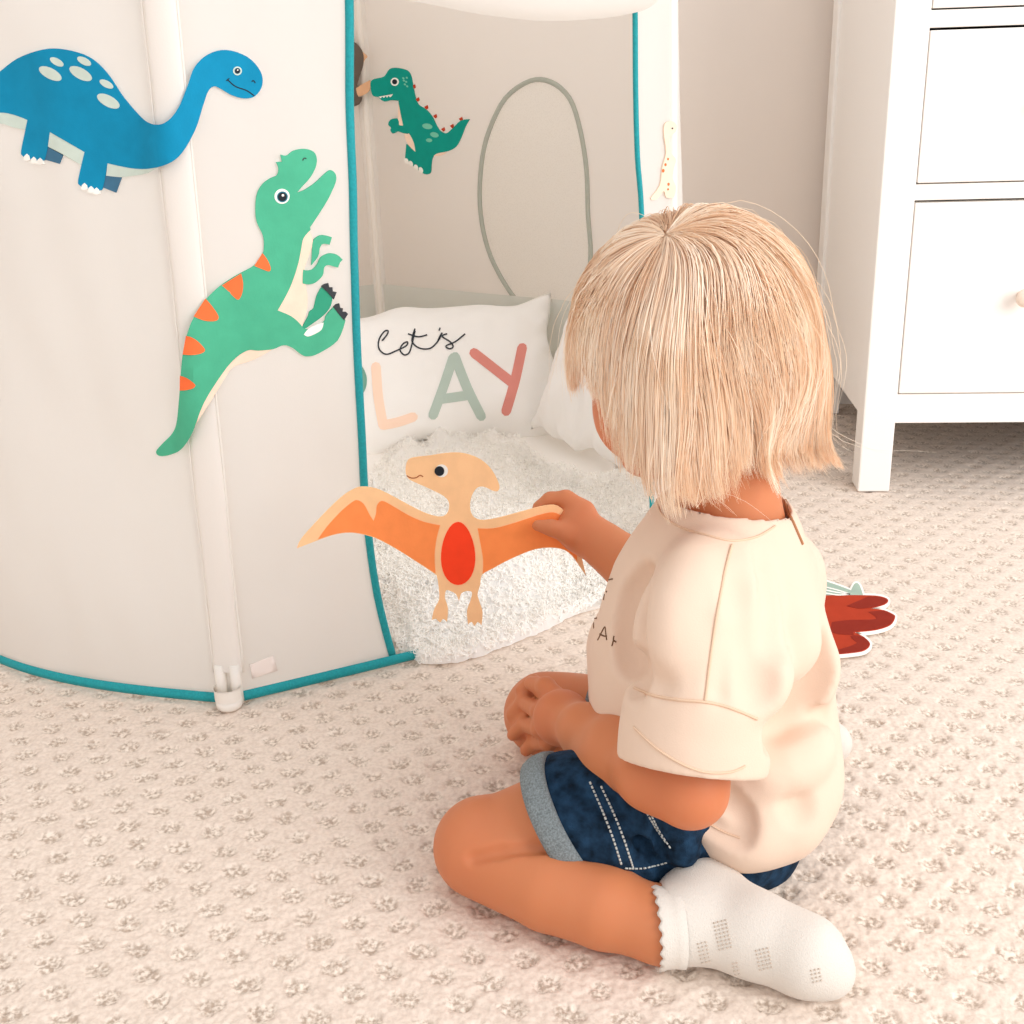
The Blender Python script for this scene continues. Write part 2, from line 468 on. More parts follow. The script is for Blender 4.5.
# ================================================================ LIGHT
wd = bpy.data.worlds.new('world'); scn.world = wd; wd.use_nodes = True
bg = wd.node_tree.nodes['Background']; bg.inputs[0].default_value = lin((250, 252, 255)); bg.inputs[1].default_value = 1.0
def area(name, loc, tgt, sx, sy, power, rgb=(255, 252, 249)):
    l = bpy.data.lights.new(name, 'AREA'); l.shape = 'RECTANGLE'; l.size = sx; l.size_y = sy; l.energy = power; l.color = lin(rgb)[:3]
    o = bpy.data.objects.new(name, l); COL.objects.link(o); o.location = loc
    o.rotation_euler = (Vector(tgt)-Vector(loc)).to_track_quat('-Z', 'Y').to_euler(); return o
area('window_daylight', (2.0, -.5, 1.5), (.1, 1.3, .25), 2.0, 1.7, 54)
vs_ = scn.view_settings; vs_.view_transform = 'Standard'; vs_.look = 'None'; vs_.gamma = 1; vs_.use_curve_mapping = False; vs_.exposure = 0.07
cy = scn.cycles; cy.max_bounces = 20; cy.diffuse_bounces = 14; cy.transmission_bounces = 14; cy.glossy_bounces = 4; cy.transparent_max_bounces = 12
# ================================================================ PLAY TENT
M_CANVAS = mat('tent_canvas', (248, 246, 243), .85, .1, bump=(700, .12), transl=.58)
M_ROOF = mat('tent_roof', (250, 249, 247), .85, .1, transl=.65)
M_TEAL = mat('teal_binding', (32, 152, 160), .6, .25, noise=(400, .12))
M_SLEEVE = mat('tent_sleeve', (248, 245, 241), .8, .15, bump=(600, .1), transl=.3)
M_PLASTIC = mat('white_plastic', (238, 232, 224), .35, .4)
M_BAND = mat('sage_grey_cloth', (226, 229, 224), .85, .1, bump=(500, .1), transl=.35)
M_BIND = mat('grey_binding', (176, 180, 170), .7, .2)
M_LABEL = mat('satin_label', (243, 232, 226), .4, .4)
def netting():
    m = mat('white_netting', (250, 251, 248), .8, .1); nt = m.node_tree; N = nt.nodes; L = nt.links
    t = N.new('ShaderNodeBsdfTranslucent'); t.inputs[0].default_value = lin((250, 251, 248))
    tr = N.new('ShaderNodeBsdfTransparent'); a = N.new('ShaderNodeMixShader'); a.inputs[0].default_value = .8
    b = N.new('ShaderNodeMixShader')
    w = N.new('ShaderNodeTexVoronoi'); w.inputs['Scale'].default_value = 420
    tc = N.new('ShaderNodeTexCoord'); L.new(tc.outputs['Object'], w.inputs['Vector'])
    r = N.new('ShaderNodeMapRange'); r.inputs[1].default_value = .25; r.inputs[2].default_value = .5; r.inputs[3].default_value = .06; r.inputs[4].default_value = 0
    L.new(w.outputs['Distance'], r.inputs[0]); L.new(r.outputs[0], b.inputs[0])
    L.new(N['Principled BSDF'].outputs[0], a.inputs[1]); L.new(t.outputs[0], a.inputs[2])
    L.new(a.outputs[0], b.inputs[1]); L.new(tr.outputs[0], b.inputs[2]); L.new(b.outputs[0], N['Material Output'].inputs[0])
    return m
M_NET = netting()
TC = V(-.285, 1.76, 0); TR = .6; TH = .82
tent = empty('play_tent', (TC[0], TC[1], 0)); tag(tent, 'cream fabric play tent with teal edging and an open doorway', 'play tent')
def tv(k, z=0.0):
    a = math.radians(266.5+60*k); r = TR-.02*z
    p = TC+V(r*math.cos(a), r*math.sin(a), z)
    if k % 6 == 0: p = p+V(.019*z, 0, 0)
    return p
def pan(k, u, z, amp0, amp1=None, wr=0.0):
    a, b = tv(k, z), tv(k+1, z); n = V((b-a)[1], -(b-a)[0], 0); n /= np.linalg.norm(n)
    amp = amp0+(amp1-amp0 if amp1 is not None else 0)*z/TH
    p = a+(b-a)*u+n*amp*math.sin(math.pi*u)
    if wr:
        q = Vector((u*2.2+z*1.5, z*1.4-u*1.2, k*3.1)); w = mnoise.noise(q*2.0)*.010+mnoise.noise(q*5.0)*.0035
        p = p+n*w*wr*min(1, 6*u*(1-u))
    return p
def panel(name, k, amp0, amp1=None, u0=lambda z: 0, u1=lambda z: 1, wr=1.0, nu=40, nz=44, z0=.004, z1=TH, off=0, m=None, parent=tent):
    G = []
    for i in range(nu+1):
        row = []
        for j in range(nz+1):
            z = z0+(z1-z0)*j/nz; u = u0(z)+(u1(z)-u0(z))*i/nu
            p = pan(k, u, z, amp0, amp1, wr)
            if off: p = p+(TC+V(0, 0, z)-p)/np.linalg.norm(TC+V(0, 0, z)-p)*off
            row.append(p)
        G.append(row)
    mb = MB(); mb.grid(G); return mb.build(name, m or M_CANVAS, parent)
# door panel plane and traced opening edges
a_, b_ = tv(0, 0), tv(1, 0); DN = V((b_-a_)[1], -(b_-a_)[0], 0); DN /= np.linalg.norm(DN)
dsurf = psurf(a_+DN*.004, DN)
def uz(x, y):
    p = dsurf(x, y)[0]; z = p[2]; a, b = tv(0, z), tv(1, z); return ((p-a)@(b-a))/((b-a)@(b-a)), z
LT = spline([(351, -30), (351, 0), (352, 100), (354, 200), (356, 300), (358, 380), (362, 450), (369, 530), (379, 600), (394, 660)], 6)
RT = spline([(641, -30), (642, 10), (642, 100), (643, 160), (646, 205), (648, 300), (651, 400), (653, 480), (655, 560), (657, 625)], 6)
def edge(tr):
    U = np.array([uz(*p) for p in tr])[::-1]
    return lambda z: float(np.interp(z, U[:, 1], U[:, 0]))
ul, ur = edge(LT), edge(RT)
left_panel = panel('side_panel', 5, .072, .05, wr=1.5, nu=70, nz=80)
m1 = panel('front_panel', 0, .008, .008, u1=ul, wr=.9, nu=30, nz=80)
m2 = panel('front_panel', 0, .008, .008, u0=ur, wr=.3, nu=12, nz=60)
panel('side_panel', 1, .02, .02, nu=30, nz=30); panel('back_panel', 3, .03, .03, nu=30, nz=40); panel('side_panel', 4, .03, .03, nu=20, nz=20)
# trims
def trim(name, pts, surf, r=.0042, off=.002, parent=tent, m=M_TEAL):
    mb = MB(); mb.tube([surf(*p)[0]+surf(*p)[1]*off for p in pts], r, 8); return mb.build(name, m, parent)
mb = MB(); mb.tube([pan(0, ul(z), z, .008, .008, .9) for z in np.linspace(.006, TH, 60)], .0046, 8); mb.build('door_binding', M_TEAL, tent)
mb = MB(); mb.tube([pan(0, ur(z), z, .008, .008, .3) for z in np.linspace(.006, TH, 60)], .0031, 8); mb.build('door_binding', M_TEAL, tent)
def flatband(pts, name):
    mb = MB(); h = .0064
    mb.grid([[p+V(0, 0, -h+2*h*j/5)+(nn*(.0035*math.sin(math.pi*j/5)+.0015)) for j in range(6)] for p, nn in pts])
    return mb.build(name, M_TEAL, tent)
bp = []
for u in np.linspace(0, 1, 60):
    p = pan(5, u, .007, .072, .05, 0); nn = p-TC; nn[2] = 0; bp.append((p, nn/np.linalg.norm(nn)))
for u in np.linspace(.03, .375, 24):
    p = pan(0, u, .007, .008, .008, 0); bp.append((p, DN))
flatband(bp, 'base_binding')
# poles, sleeves, feet
for k in range(6):
    if k == 0:
        cs = [tv(0, z)+(TC-tv(0, 0))*.012 for z in np.linspace(0.004, TH, 30)]
    else: cs = [tv(k, z)+(TC-tv(k, 0))*.01 for z in np.linspace(0, TH, 12)]
    mb = MB(); mb.tube([c for c in cs], .0075, 12); pole = mb.build('pole', M_PLASTIC, tent)
    if k in (1, 4, 5, 2): continue
    out = tv(k, 0)-TC; out /= np.linalg.norm(out); sd = V(-out[1], out[0], 0)
    inside = -1 if k != 0 else 1
    G = []
    for c in np.linspace(.042 if k == 0 else .004, TH, 40):
        i = (c)/TH; p = tv(k, c)
        row = []
        for t in np.linspace(0, 2*math.pi, 17)[:-1]:
            wob = 1+.08*mnoise.noise(Vector((c*14, k, 0)))
            row.append(p+sd*math.cos(t)*.0155*wob+out*inside*(.0015+math.sin(t)*(.0045 if k == 0 else .0095)))
        row.append(row[0]); G.append(row)
    mb = MB(); mb.grid(G); mb.build('pole_sleeve', M_SLEEVE, tent)
    if k == 0:
        for s_ in (-1, 1):                                   # stitched edges of the sleeve
            mb = MB(); mb.tube([tv(0, c)+sd*s_*(.0165+.001*mnoise.noise(Vector((c*9, s_, 0))))+out*.0008 for c in np.linspace(.040, TH, 40)], .0013, 6)
            mb.build('sleeve_seam', M_SLEEVE, tent)
# clip foot on the front pole
out = tv(0, 0)-TC; out /= np.linalg.norm(out); sd = V(-out[1], out[0], 0); fp = tv(0, 0)+out*.004
mb = MB()
for sx in (-.0085, .0085):
    mb.tube([fp-out*.003+sd*sx+V(0, 0, z) for z in (.002, .02, .050)], .0062, 14)
mb.tube([fp+out*.004+V(0, 0, z) for z in (.001, .004, .012)], [.013, .0145, .0150], 18)
G = []
for z in np.linspace(.012, .026, 6):
    row = []
    for t in np.linspace(math.radians(150), math.radians(395), 22):
        row.append(fp+sd*math.cos(t)*.0150-out*(math.sin(t)*.0150)+out*.004+V(0, 0, z))
    G.append(row)
mb.grid(G); mb.grid([[p+(fp-p)*V(1, 1, 0)*.13 for p in r] for r in G])
foot = mb.build('pole_foot', M_PLASTIC, tent)
# sewn-in care label
lp_ = bsurf(objbvh(m1)); mb = MB()
plate(mb, [(249, 664), (273, 655), (277, 670), (252, 678)], lp_, .001, .002, 0, 6); mb.build('care_label', M_LABEL, tent)
# back right panel with a netted window
k2 = 2; WX = spline([(480, 205), (482, 165), (490, 130), (506, 98), (530, 81), (552, 82), (572, 98), (583, 130), (589, 170), (590, 215), (592, 255), (585, 290), (562, 312), (538, 314), (515, 300), (497, 272), (485, 240)], 4, True)
p2a, p2b = tv(2, 0), tv(3, 0); n2 = V((p2b-p2a)[1], -(p2b-p2a)[0], 0); s2 = psurf(p2a*.5+p2b*.5, n2)
def uz2(x, y):
    p = s2(x, y)[0]; z = p[2]; a, b = tv(2, z), tv(3, z); return (((p-a)@(b-a))/((b-a)@(b-a)), z)
hole = [uz2(*p) for p in WX]
def surf2(u, z):
    p = pan(2, u, z, .012, .012, .5); nn = TC+V(0, 0, z)-p; return p, nn/np.linalg.norm(nn)
mb = MB(); plate(mb, [(0, .004), (.25, .004), (.5, .004), (.75, .004), (1, .004), (1, .3), (1, .55), (1, TH), (.66, TH), (.33, TH), (0, TH), (0, .55), (0, .3)], surf2, 0, 0, 0, .045, [hole], side=False)
mb.build('back_panel', M_CANVAS, tent)
mb = MB(); plate(mb, hole, surf2, 0, 0, 0, .04, side=False); wn = mb.build('netted_window', M_NET, tent)
mb = MB(); mb.tube([surf2(*p)[0]+surf2(*p)[1]*.002 for p in hole], .0042, 8, closed=True)
wb = mb.build('window_binding', M_BIND, tent)
# sage band round the foot of the inside walls
for k, am, wr_ in ((2, .012, .5), (3, .03, 1.0)):
    panel('lower_band', k, am-.012, am-.012, z0=.004, z1=.262, off=.004, wr=wr_, m=M_BAND, nu=40, nz=16)
# ground sheet, roof, rolled door flap
mb = MB(); hx = [tv(k, .003) for k in range(6)]; mb.add(hx+[h-V(0, 0, .003) for h in hx], [tuple(range(6)), tuple(range(11, 5, -1))]+[(i, i+6, (i+1) % 6+6, (i+1) % 6) for i in range(6)])
mb.build('ground_sheet', M_CANVAS, tent, False)
G = []
for k in range(6):
    for s_ in range(8):
        a, b = tv(k, TH), tv(k+1, TH); e = a+(b-a)*s_/8; e = e+(e-TC)*V(1, 1, 0)*.03
        ap = TC+V(0, 0, 1.32); G.append([e+(ap-e)*t+V(0, 0, -.05*math.sin(math.pi*t)) for t in np.linspace(0, .985, 16)])
mb = MB(); mb.grid(G, closed_u=True); mb.build('roof', M_ROOF, tent)
G = []
low = spline([(372, -14), (385, -2), (430, 8), (480, 18), (530, 24), (580, 21), (618, 14), (640, 6), (652, -10)], 6)
for i, p in enumerate(low):
    f = i/(len(low)-1); R_ = .043*math.sin(math.pi*min(.97, max(.03, f)))**.35
    c = dsurf(*p)[0]+DN*(.018+.012*math.sin(math.pi*f)); c = c+V(0, 0, R_)
    row = []
    for t in np.linspace(0, 2*math.pi, 25)[:-1]:
        rr = R_*(1+.06*mnoise.noise(Vector((f*3, math.cos(t)*1.2, math.sin(t)*1.2))))
        row.append(c+DN*math.cos(t)*rr*.8+V(0, 0, math.sin(t)*rr))
    row.append(row[0]); G.append(row)
mb = MB(); mb.grid(G); mb.build('rolled_door_flap', M_CANVAS, tent)

# ================================================================ CUT-OUT DINOSAURS
def felt(name, rgb): return mat(name, rgb, .75, .15, noise=(60, .05), bump=(500, .08))
lb = objbvh(left_panel); fb = objbvh(m1)
vv, ff = [], []
for ob in (left_panel, m1):
    o_ = len(vv); vv += [v.co.copy() for v in ob.data.vertices]; ff += [tuple(i+o_ for i in p.vertices) for p in ob.data.polygons]
# meshes parented to the tent keep world coordinates in their data
front_bvh = BVHTree.FromPolygons(vv, ff)
_fs = bsurf(front_bvh)
def fsurf(x, y):
    p, n = _fs(x, y); s0 = tv(0, p[2]); d = math.hypot(p[0]-s0[0], p[1]-s0[1])
    o0 = TC-s0; o0 = -V(o0[0], o0[1], 0)/np.linalg.norm(o0[:2]); w = math.exp(-(d/.03)**2); w2 = math.exp(-(d/.05)**2)
    n = n*(1-w2)+o0*w2; n /= np.linalg.norm(n)
    return p+n*(.0135*math.exp(-(d/.028)**4)), n
def fclamp(x, y):
    try: return fsurf(x, y)
    except RuntimeError:
        p, n = fsurf(max(x, -115), y); return p, n
WHT = felt('felt_white', (248, 246, 240)); DRK = felt('felt_ink', (40, 45, 52))
T_ = .0028
# --- blue long-necked dinosaur
BLU, PAL, DBL = felt('felt_blue', (14, 138, 180)), felt('felt_pale_sage', (203, 217, 207)), felt('felt_slate_blue', (68, 112, 140))
mb = MB(); out_b = spline([(-95, 150, 'c'), (-70, 118), (-40, 98), (-15, 84), (0, 73), (20, 58), (45, 49.5), (66, 49.5), (90, 57), (108, 73), (125, 98), (143, 117), (160, 124), (173, 120), (183, 107), (190, 87), (196, 67), (208, 54.5), (226, 50), (247, 57), (260, 71), (262, 85), (255, 96), (244, 98.5), (231, 95), (220, 88.5), (213.5, 86.5), (208, 92), (203, 108), (197, 130), (186, 152), (172, 163), (152, 168), (137, 168.5), (122, 166), (109, 163, 'c'), (104.5, 186), (100, 190.5), (88, 189), (81.5, 185.5), (79.7, 179.5), (86, 152, 'c'), (52, 132, 'c'), (47.5, 157), (43, 160.5), (30, 159), (24.5, 156), (23, 150), (29.6, 120, 'c'), (16, 115), (0, 112.7), (-30, 116), (-65, 130)], 4, True)
plate(mb, out_b, fclamp, .0008, T_, 0)
plate(mb, spline([(29.6, 119.5, 'c'), (16, 114.5), (0, 112.5), (-30, 116), (-60, 128, 'c'), (-30, 127), (0, 123.5), (13, 127), (26.8, 130, 'c')], 3, True), fclamp, .0008, T_-.0003, 1)
plate(mb, [(52, 131), (87, 152), (82.5, 165), (50, 146.5)], fclamp, .0008, T_-.0003, 1)
plate(mb, spline([(109, 162.5, 'c'), (122, 166), (138, 168), (155, 167), (170, 162, 'c'), (150, 172.5), (131, 176), (122, 177), (107.5, 175.5, 'c')], 3, True), fclamp, .0008, T_-.0003, 1)
plate(mb, [(50, 147.5), (64, 155), (60.6, 163.7), (46.5, 159.6)], fclamp, .0006, T_-.0006, 2)
plate(mb, [(107, 175), (122.6, 177), (117, 192.5), (103, 187)], fclamp, .0006, T_-.0006, 2)
for c in [(58.8, 61.9, 7.5, 3.4), (86, 61.2, 7.5, 3.4), (52.5, 73.5, 12.2, 5.2), (82.6, 73.5, 12.3, 5.3), (108, 84, 7.5, 3.3), (110, 101, 12.3, 5.4)]:
    plate(mb, ellp(*c, 29), fclamp, T_, T_+.0004, 1, 6)
for x, y in [(29, 157), (36, 160), (42.5, 161), (86, 186), (92.5, 189), (98, 190.5)]:
    plate(mb, [(x-3.6, y+3), (x-2.5, y-1), (x, y-3.2), (x+2.5, y-1), (x+3.4, y+3), (x, y+4)], fclamp, .0008, T_+.0004, 3, 6)
ribbon(mb, [(227, 79.5), (235, 86.5), (246, 90.5), (254, 96)], fclamp, 1.1, T_+.0003, 4)
ribbon(mb, [(251.3, 81.8), (253, 80.6), (255, 83.2)], fclamp, 1.0, T_+.0003, 4)
ribbon(mb, [(226, 81), (227.5, 79.5), (229, 78.5)], fclamp, 1.0, T_+.0003, 4)
o = mb.build('dinosaur_cutout', [BLU, PAL, DBL, WHT, DRK], smooth=2); tag(o, 'blue long-necked dinosaur cut-out with pale spots stuck on the tent', 'dinosaur cut-out')
def eye(o, surf, cx, cy, r, iris=None, pr=None, px=0, py=0, hl=True, lift=T_, white=WHT):
    mb = MB(); plate(mb, ellp(cx, cy, r, r), surf, lift, lift+.0005, 0, 20)
    mats = [white, DRK, felt('felt_iris', iris or (60, 90, 110)), WHT]
    if iris: plate(mb, ellp(cx+px, cy+py, pr*1.25, pr*1.25), surf, lift+.0005, lift+.0007, 2, 20)
    plate(mb, ellp(cx+px, cy+py, pr, pr), surf, lift+.0007, lift+.0009, 1, 20)
    if hl: plate(mb, ellp(cx+px+pr*.1, cy+py-pr*.35, pr*.3, pr*.3, 0, 12), surf, lift+.0009, lift+.0011, 3, 20)
    return mb.build('eye', mats, o, 2)
eye(o, fclamp, 237, 71, 4.4, (60, 100, 120), 2.4, white=PAL)
# --- green roaring dinosaur
GRN, GRD, TAN, ORG, CLW = felt('felt_green', (80, 179, 143)), felt('felt_dark_green', (58, 160, 128)), felt('felt_peach', (250, 221, 200)), felt('felt_orange', (250, 117, 66)), felt('felt_charcoal', (62, 66, 70))
mb = MB()
body = spline([(280, 154.5, 'c'), (284, 155.5), (287, 155), (293, 150.5), (304, 148.8), (313, 152), (316, 159), (314.5, 168), (309, 178), (301, 187), (296.5, 192.5, 'c'), (305, 189), (315, 182), (324, 173.5), (329.5, 170), (334.5, 174), (335, 181), (331, 191), (326, 201), (318, 214), (309.5, 227, 'c'), (310, 229.5, 'c'), (303, 238), (300.5, 250), (297, 266), (289, 288), (277, 310, 'c'), (289, 315), (297, 321), (302.5, 327.5, 'c'), (308, 329), (316, 326), (323.5, 321), (325.5, 315), (332.7, 306.8, 'c'), (341, 312), (344.5, 320, 'c'), (337, 340), (318, 353), (307, 356), (300.5, 354), (292, 347.5), (283, 344.7), (272.5, 348.6), (258, 350), (247.8, 349.8), (236, 357), (224, 371), (208, 399), (196, 430), (184, 447), (172, 453.8), (161, 455.2), (157.5, 450.5), (164, 442.5), (174, 432), (180, 418), (184, 390), (186, 365), (189, 342), (196, 319), (208, 298), (220, 285.5), (238, 274), (254, 265), (262, 254), (263.5, 246), (262.5, 235), (256.5, 222), (255, 209), (256.5, 194), (262, 184), (270, 178), (276.5, 175), (278, 168), (275.5, 162, 'c'), (281.5, 161.5, 'c')], 4, True)
plate(mb, body, fsurf, .0008, T_, 0)
plate(mb, spline([(309, 230, 'c'), (312, 238), (311.5, 247), (306, 262), (303, 275), (306.5, 292), (306.5, 308), (301, 328, 'c'), (290, 316), (276, 311, 'c'), (288, 290), (297, 266), (300.5, 250), (303, 238)], 3, True), fsurf, .0008, T_-.0004, 2)
plate(mb, spline([(300.5, 328, 'c'), (307, 317), (309, 311), (313, 308), (316, 296), (321, 287), (326, 286), (331, 294), (331.5, 300), (329, 308), (322, 316), (311, 324), (304, 328.5)], 3, True), fsurf, .0006, T_-.0006, 1)
plate(mb, spline([(303, 334, 'c'), (308, 328), (316, 324), (323, 322, 'c'), (321, 329), (314, 333.5), (307, 336)], 3, True), fsurf, T_, T_+.0004, 4)
plate(mb, spline([(272.5, 348.8, 'c'), (247.8, 349.5), (225, 369), (208, 399), (196.5, 428, 'c'), (201.5, 418), (215, 396), (226, 376), (234, 366), (253, 359.5)], 3, True), fsurf, .0006, T_-.0006, 2)
plate(mb, spline([(310.7, 265, 'c'), (311.5, 254), (312, 242), (316, 236.7), (322, 234.7), (330.8, 237, 'c'), (330, 240, 'c'), (328.5, 244.5, 'c'), (322, 243.7), (319, 248), (317.5, 256)], 3, True), fsurf, .0008, T_, 0)
plate(mb, spline([(302, 283, 'c'), (302.6, 270), (304.5, 270, 'c'), (311, 269.5), (316.5, 264), (320, 257), (328.4, 253), (336, 254.5), (341.5, 259.5, 'c'), (339, 262, 'c'), (337, 267.3, 'c'), (332, 266), (327, 264.7), (323.5, 267), (322, 275), (315, 282), (308, 284)], 3, True), fsurf, .0008, T_, 0)
plate(mb, [(332.5, 306.8), (335, 304), (338.3, 303), (339.3, 307.5), (342, 308), (341.5, 311.5), (345, 311.5), (347, 313.5), (343, 320), (338, 314)], fsurf, .0008, T_+.0004, 5)
plate(mb, [(320.5, 286), (323.5, 283.8), (327.5, 282.8), (328.5, 287), (331.5, 287), (331.8, 291), (335.6, 291.8), (332.8, 299), (327, 292)], fsurf, .0008, T_+.0004, 5)
for s_ in ([(262, 253, 'c'), (267, 260), (270, 268), (268, 271), (261, 268.5), (254, 265.5, 'c')], [(241, 273, 'c'), (243, 283), (242, 293), (238.5, 299), (234, 296.5), (228, 290), (222.4, 284.7, 'c')], [(208.5, 296, 'c'), (214, 304), (219.5, 314.5), (217.5, 318.8), (208, 317.5), (198.4, 313, 'c')], [(190.8, 332.4, 'c'), (200, 336), (208.5, 345.5), (206, 349.5), (197, 351.2), (187.6, 350.7, 'c')], [(184.8, 372, 'c'), (192, 374.5), (199.5, 380.5), (198, 384), (191, 386), (184.4, 386.8, 'c')]):
    plate(mb, spline(s_, 4, True), fsurf, T_-.001, T_+.0004, 3, 7)
ribbon(mb, [(301.8, 160.5), (303.2, 158.2), (305.5, 158.6)], fsurf, 1.1, T_+.0003, 5)
o = mb.build('dinosaur_cutout', [GRN, GRD, TAN, ORG, WHT, CLW], smooth=2); tag(o, 'green roaring dinosaur cut-out with orange back stripes stuck beside the doorway', 'dinosaur cut-out')
eye(o, fsurf, 281.6, 196, 7.5, (45, 120, 140), 4.3, .3, .5)
# --- small teal dinosaur inside the tent
vv, ff = [], []
for ob in tent.children:
    if ob.name.startswith('back_panel'):
        o_ = len(vv); vv += [v.co.copy() for v in ob.data.vertices]; ff += [tuple(i+o_ for i in p.vertices) for p in ob.data.polygons]
bsf = bsurf(BVHTree.FromPolygons(vv, ff))
def bsmooth(x, y):
    p, n = bsf(x, y); s0 = tv(3, p[2]); d = math.hypot(p[0]-s0[0], p[1]-s0[1]); w = math.exp(-(d/.05)**2)
    o0 = TC-s0; o0 = V(o0[0], o0[1], 0)/np.linalg.norm(o0[:2]); n = n*(1-w)+o0*w; n /= np.linalg.norm(n)
    return p+o0*.021*math.exp(-(d/.035)**2), n
def Z(X, Y, *k): return (350+X/7.877, 50+Y/7.877)+k
TEA, SPK = felt('felt_teal', (12, 152, 138)), felt('felt_red', (190, 66, 40))
mb = MB()
rex = spline([Z(175, 255), Z(200, 228), Z(275, 208), Z(315, 152), Z(370, 140), Z(450, 158), Z(485, 200), Z(500, 270), Z(520, 370), Z(545, 430), Z(600, 465), Z(650, 520), Z(690, 600), Z(720, 640), Z(765, 655), Z(810, 620), Z(880, 555), Z(948, 545, 'c'), Z(915, 600), Z(880, 690), Z(840, 760), Z(780, 795), Z(690, 815), Z(655, 850), Z(645, 910), Z(638, 968), Z(590, 975), Z(520, 925), Z(470, 880), Z(440, 850, 'c'), Z(450, 740, 'c'), Z(520, 800, 'c'), Z(505, 740), Z(465, 660), Z(420, 590), Z(400, 500), Z(388, 400, 'c'), Z(330, 395), Z(280, 405), Z(245, 385), Z(235, 370, 'c'), Z(195, 360), Z(180, 320)], 3, True)
plate(mb, rex, bsmooth, .0005, T_, 0, 7)
plate(mb, spline([Z(430, 650, 'c'), Z(470, 655), Z(510, 730), Z(522, 800, 'c'), Z(470, 750), Z(445, 700)], 3, True), bsmooth, .0005, T_+.0003, 1, 7)
plate(mb, spline([Z(388, 410, 'c'), Z(405, 500), Z(425, 590, 'c'), Z(400, 600), Z(385, 540)], 3, True), bsmooth, .0005, T_+.0003, 1, 7)
plate(mb, spline([Z(470, 655), Z(430, 655), Z(385, 640), Z(360, 652), Z(340, 655), Z(325, 630), Z(330, 610), Z(308, 585), Z(325, 548), Z(370, 538), Z(392, 560), Z(395, 590), Z(430, 600)], 3, True), bsmooth, .0005, T_+.0004, 0, 7)
plate(mb, spline([Z(660, 835, 'c'), Z(700, 812), Z(765, 805, 'c'), Z(720, 830)], 3, True), bsmooth, .0005, T_-.0003, 1, 7)
for x, y in ((452, 875), (487, 895), (528, 925), (566, 945)): plate(mb, ellp(*Z(x, y), 2.0, 3.2, -20, 12), bsmooth, T_, T_+.0005, 2, 7)
for x, y in ((507, 288), (537, 390), (605, 452), (675, 522), (738, 626), (808, 600), (878, 545)):
    plate(mb, [Z(x-16, y-4), Z(x+8, y-18), Z(x+14, y+6), Z(x+2, y+16)], bsmooth, .0005, T_-.0003, 3, 7)
for e in ((616, 600, 40, 22, 10), (672, 667, 34, 20, 15), (630, 710, 24, 15, 5)): plate(mb, ellp(*Z(e[0], e[1]), e[2]/7.877, e[3]/7.877, e[4], 16), bsmooth, T_, T_+.0004, 4, 7)
for x, y in ((432, 240), (455, 218), (450, 250), (440, 270), (458, 285), (428, 222)): plate(mb, ellp(*Z(x, y), 1.2, .9, 40, 8), bsmooth, T_, T_+.0004, 4, 7)
plate(mb, [Z(235, 366), Z(345, 347), Z(335, 362), Z(322, 372), Z(312, 358), Z(300, 374), Z(288, 362), Z(276, 376), Z(262, 366), Z(250, 380)], bsmooth, T_, T_+.0004, 2, 7)
o = mb.build('dinosaur_cutout', [TEA, TAN, WHT, SPK, felt('felt_mint', (120, 200, 175))], smooth=2); tag(o, 'small teal dinosaur with red back spikes on the back wall inside the tent', 'dinosaur cut-out')
eye(o, bsmooth, *Z(360, 250), 4.1, None, 2.6, 0, 0, False)
# --- dark brown animal mostly behind the doorway edge
DBR, TN2 = felt('felt_brown', (104, 93, 84)), felt('felt_tan', (226, 178, 140))
mb = MB()
plate(mb, spline([(352, 41), (361, 46), (365.5, 55), (365, 66), (361, 78), (358.5, 88), (360, 96), (364, 97), (362, 103), (356, 106), (345, 108), (330, 104), (322, 85), (324, 60), (336, 44)], 3, True), bsmooth, .0005, T_, 0, 7)
plate(mb, spline([(358, 88, 'c'), (366, 83), (372, 80, 'c'), (371.5, 90), (365, 95), (360, 95.5)], 3, True), bsmooth, .0005, T_+.0003, 1, 7)
plate(mb, spline([(363, 53), (367, 54), (369, 57), (366, 61), (364, 68), (362, 71)], 3, True), bsmooth, .0005, T_-.0003, 1, 7)
o = mb.build('dinosaur_cutout', [DBR, TN2], smooth=2); tag(o, 'dark brown cut-out mostly hidden behind the left edge of the tent doorway', 'dinosaur cut-out')
# --- pale dinosaur on the narrow panel right of the door
CRM = felt('felt_cream', (246, 220, 198)); rsf = bsurf(objbvh(m2))
def rclamp(x, y):
    for d in range(0, 40):
        try: return rsf(x-d, y)
        except RuntimeError: pass
    return rsf(655, y)
mb = MB()
def Q(X, Y, *k): return (600+X/3.938, Y/3.938)+k
plate(mb, spline([Q(255, 482), Q(283, 478), Q(297, 495), Q(292, 520), Q(274, 532), Q(268, 560), Q(274, 600), Q(294, 628), Q(286, 660), Q(280, 700), Q(294, 735), Q(285, 776), Q(255, 776), Q(246, 752), Q(216, 785), Q(195, 780), Q(230, 730), Q(240, 660), Q(255, 600), Q(248, 540), Q(246, 505)], 3, True), rsf, .0008, T_, 0, 7)
for x, y, r in ((243, 672, 1.3), (252, 648, 1.1), (262, 626, .9), (264, 725, 1.1), (262, 745, .8)): plate(mb, ellp(*Q(x, y), r, r*1.4, 0, 10), rsf, T_, T_+.0004, 1, 7)
o = mb.build('dinosaur_cutout', [CRM, ORG], smooth=2); tag(o, 'pale cream long-necked dinosaur cut-out on the narrow panel right of the doorway', 'dinosaur cut-out')
eye(o, rsf, *Q(278, 505), 1.0, None, .8, 0, 0, False)
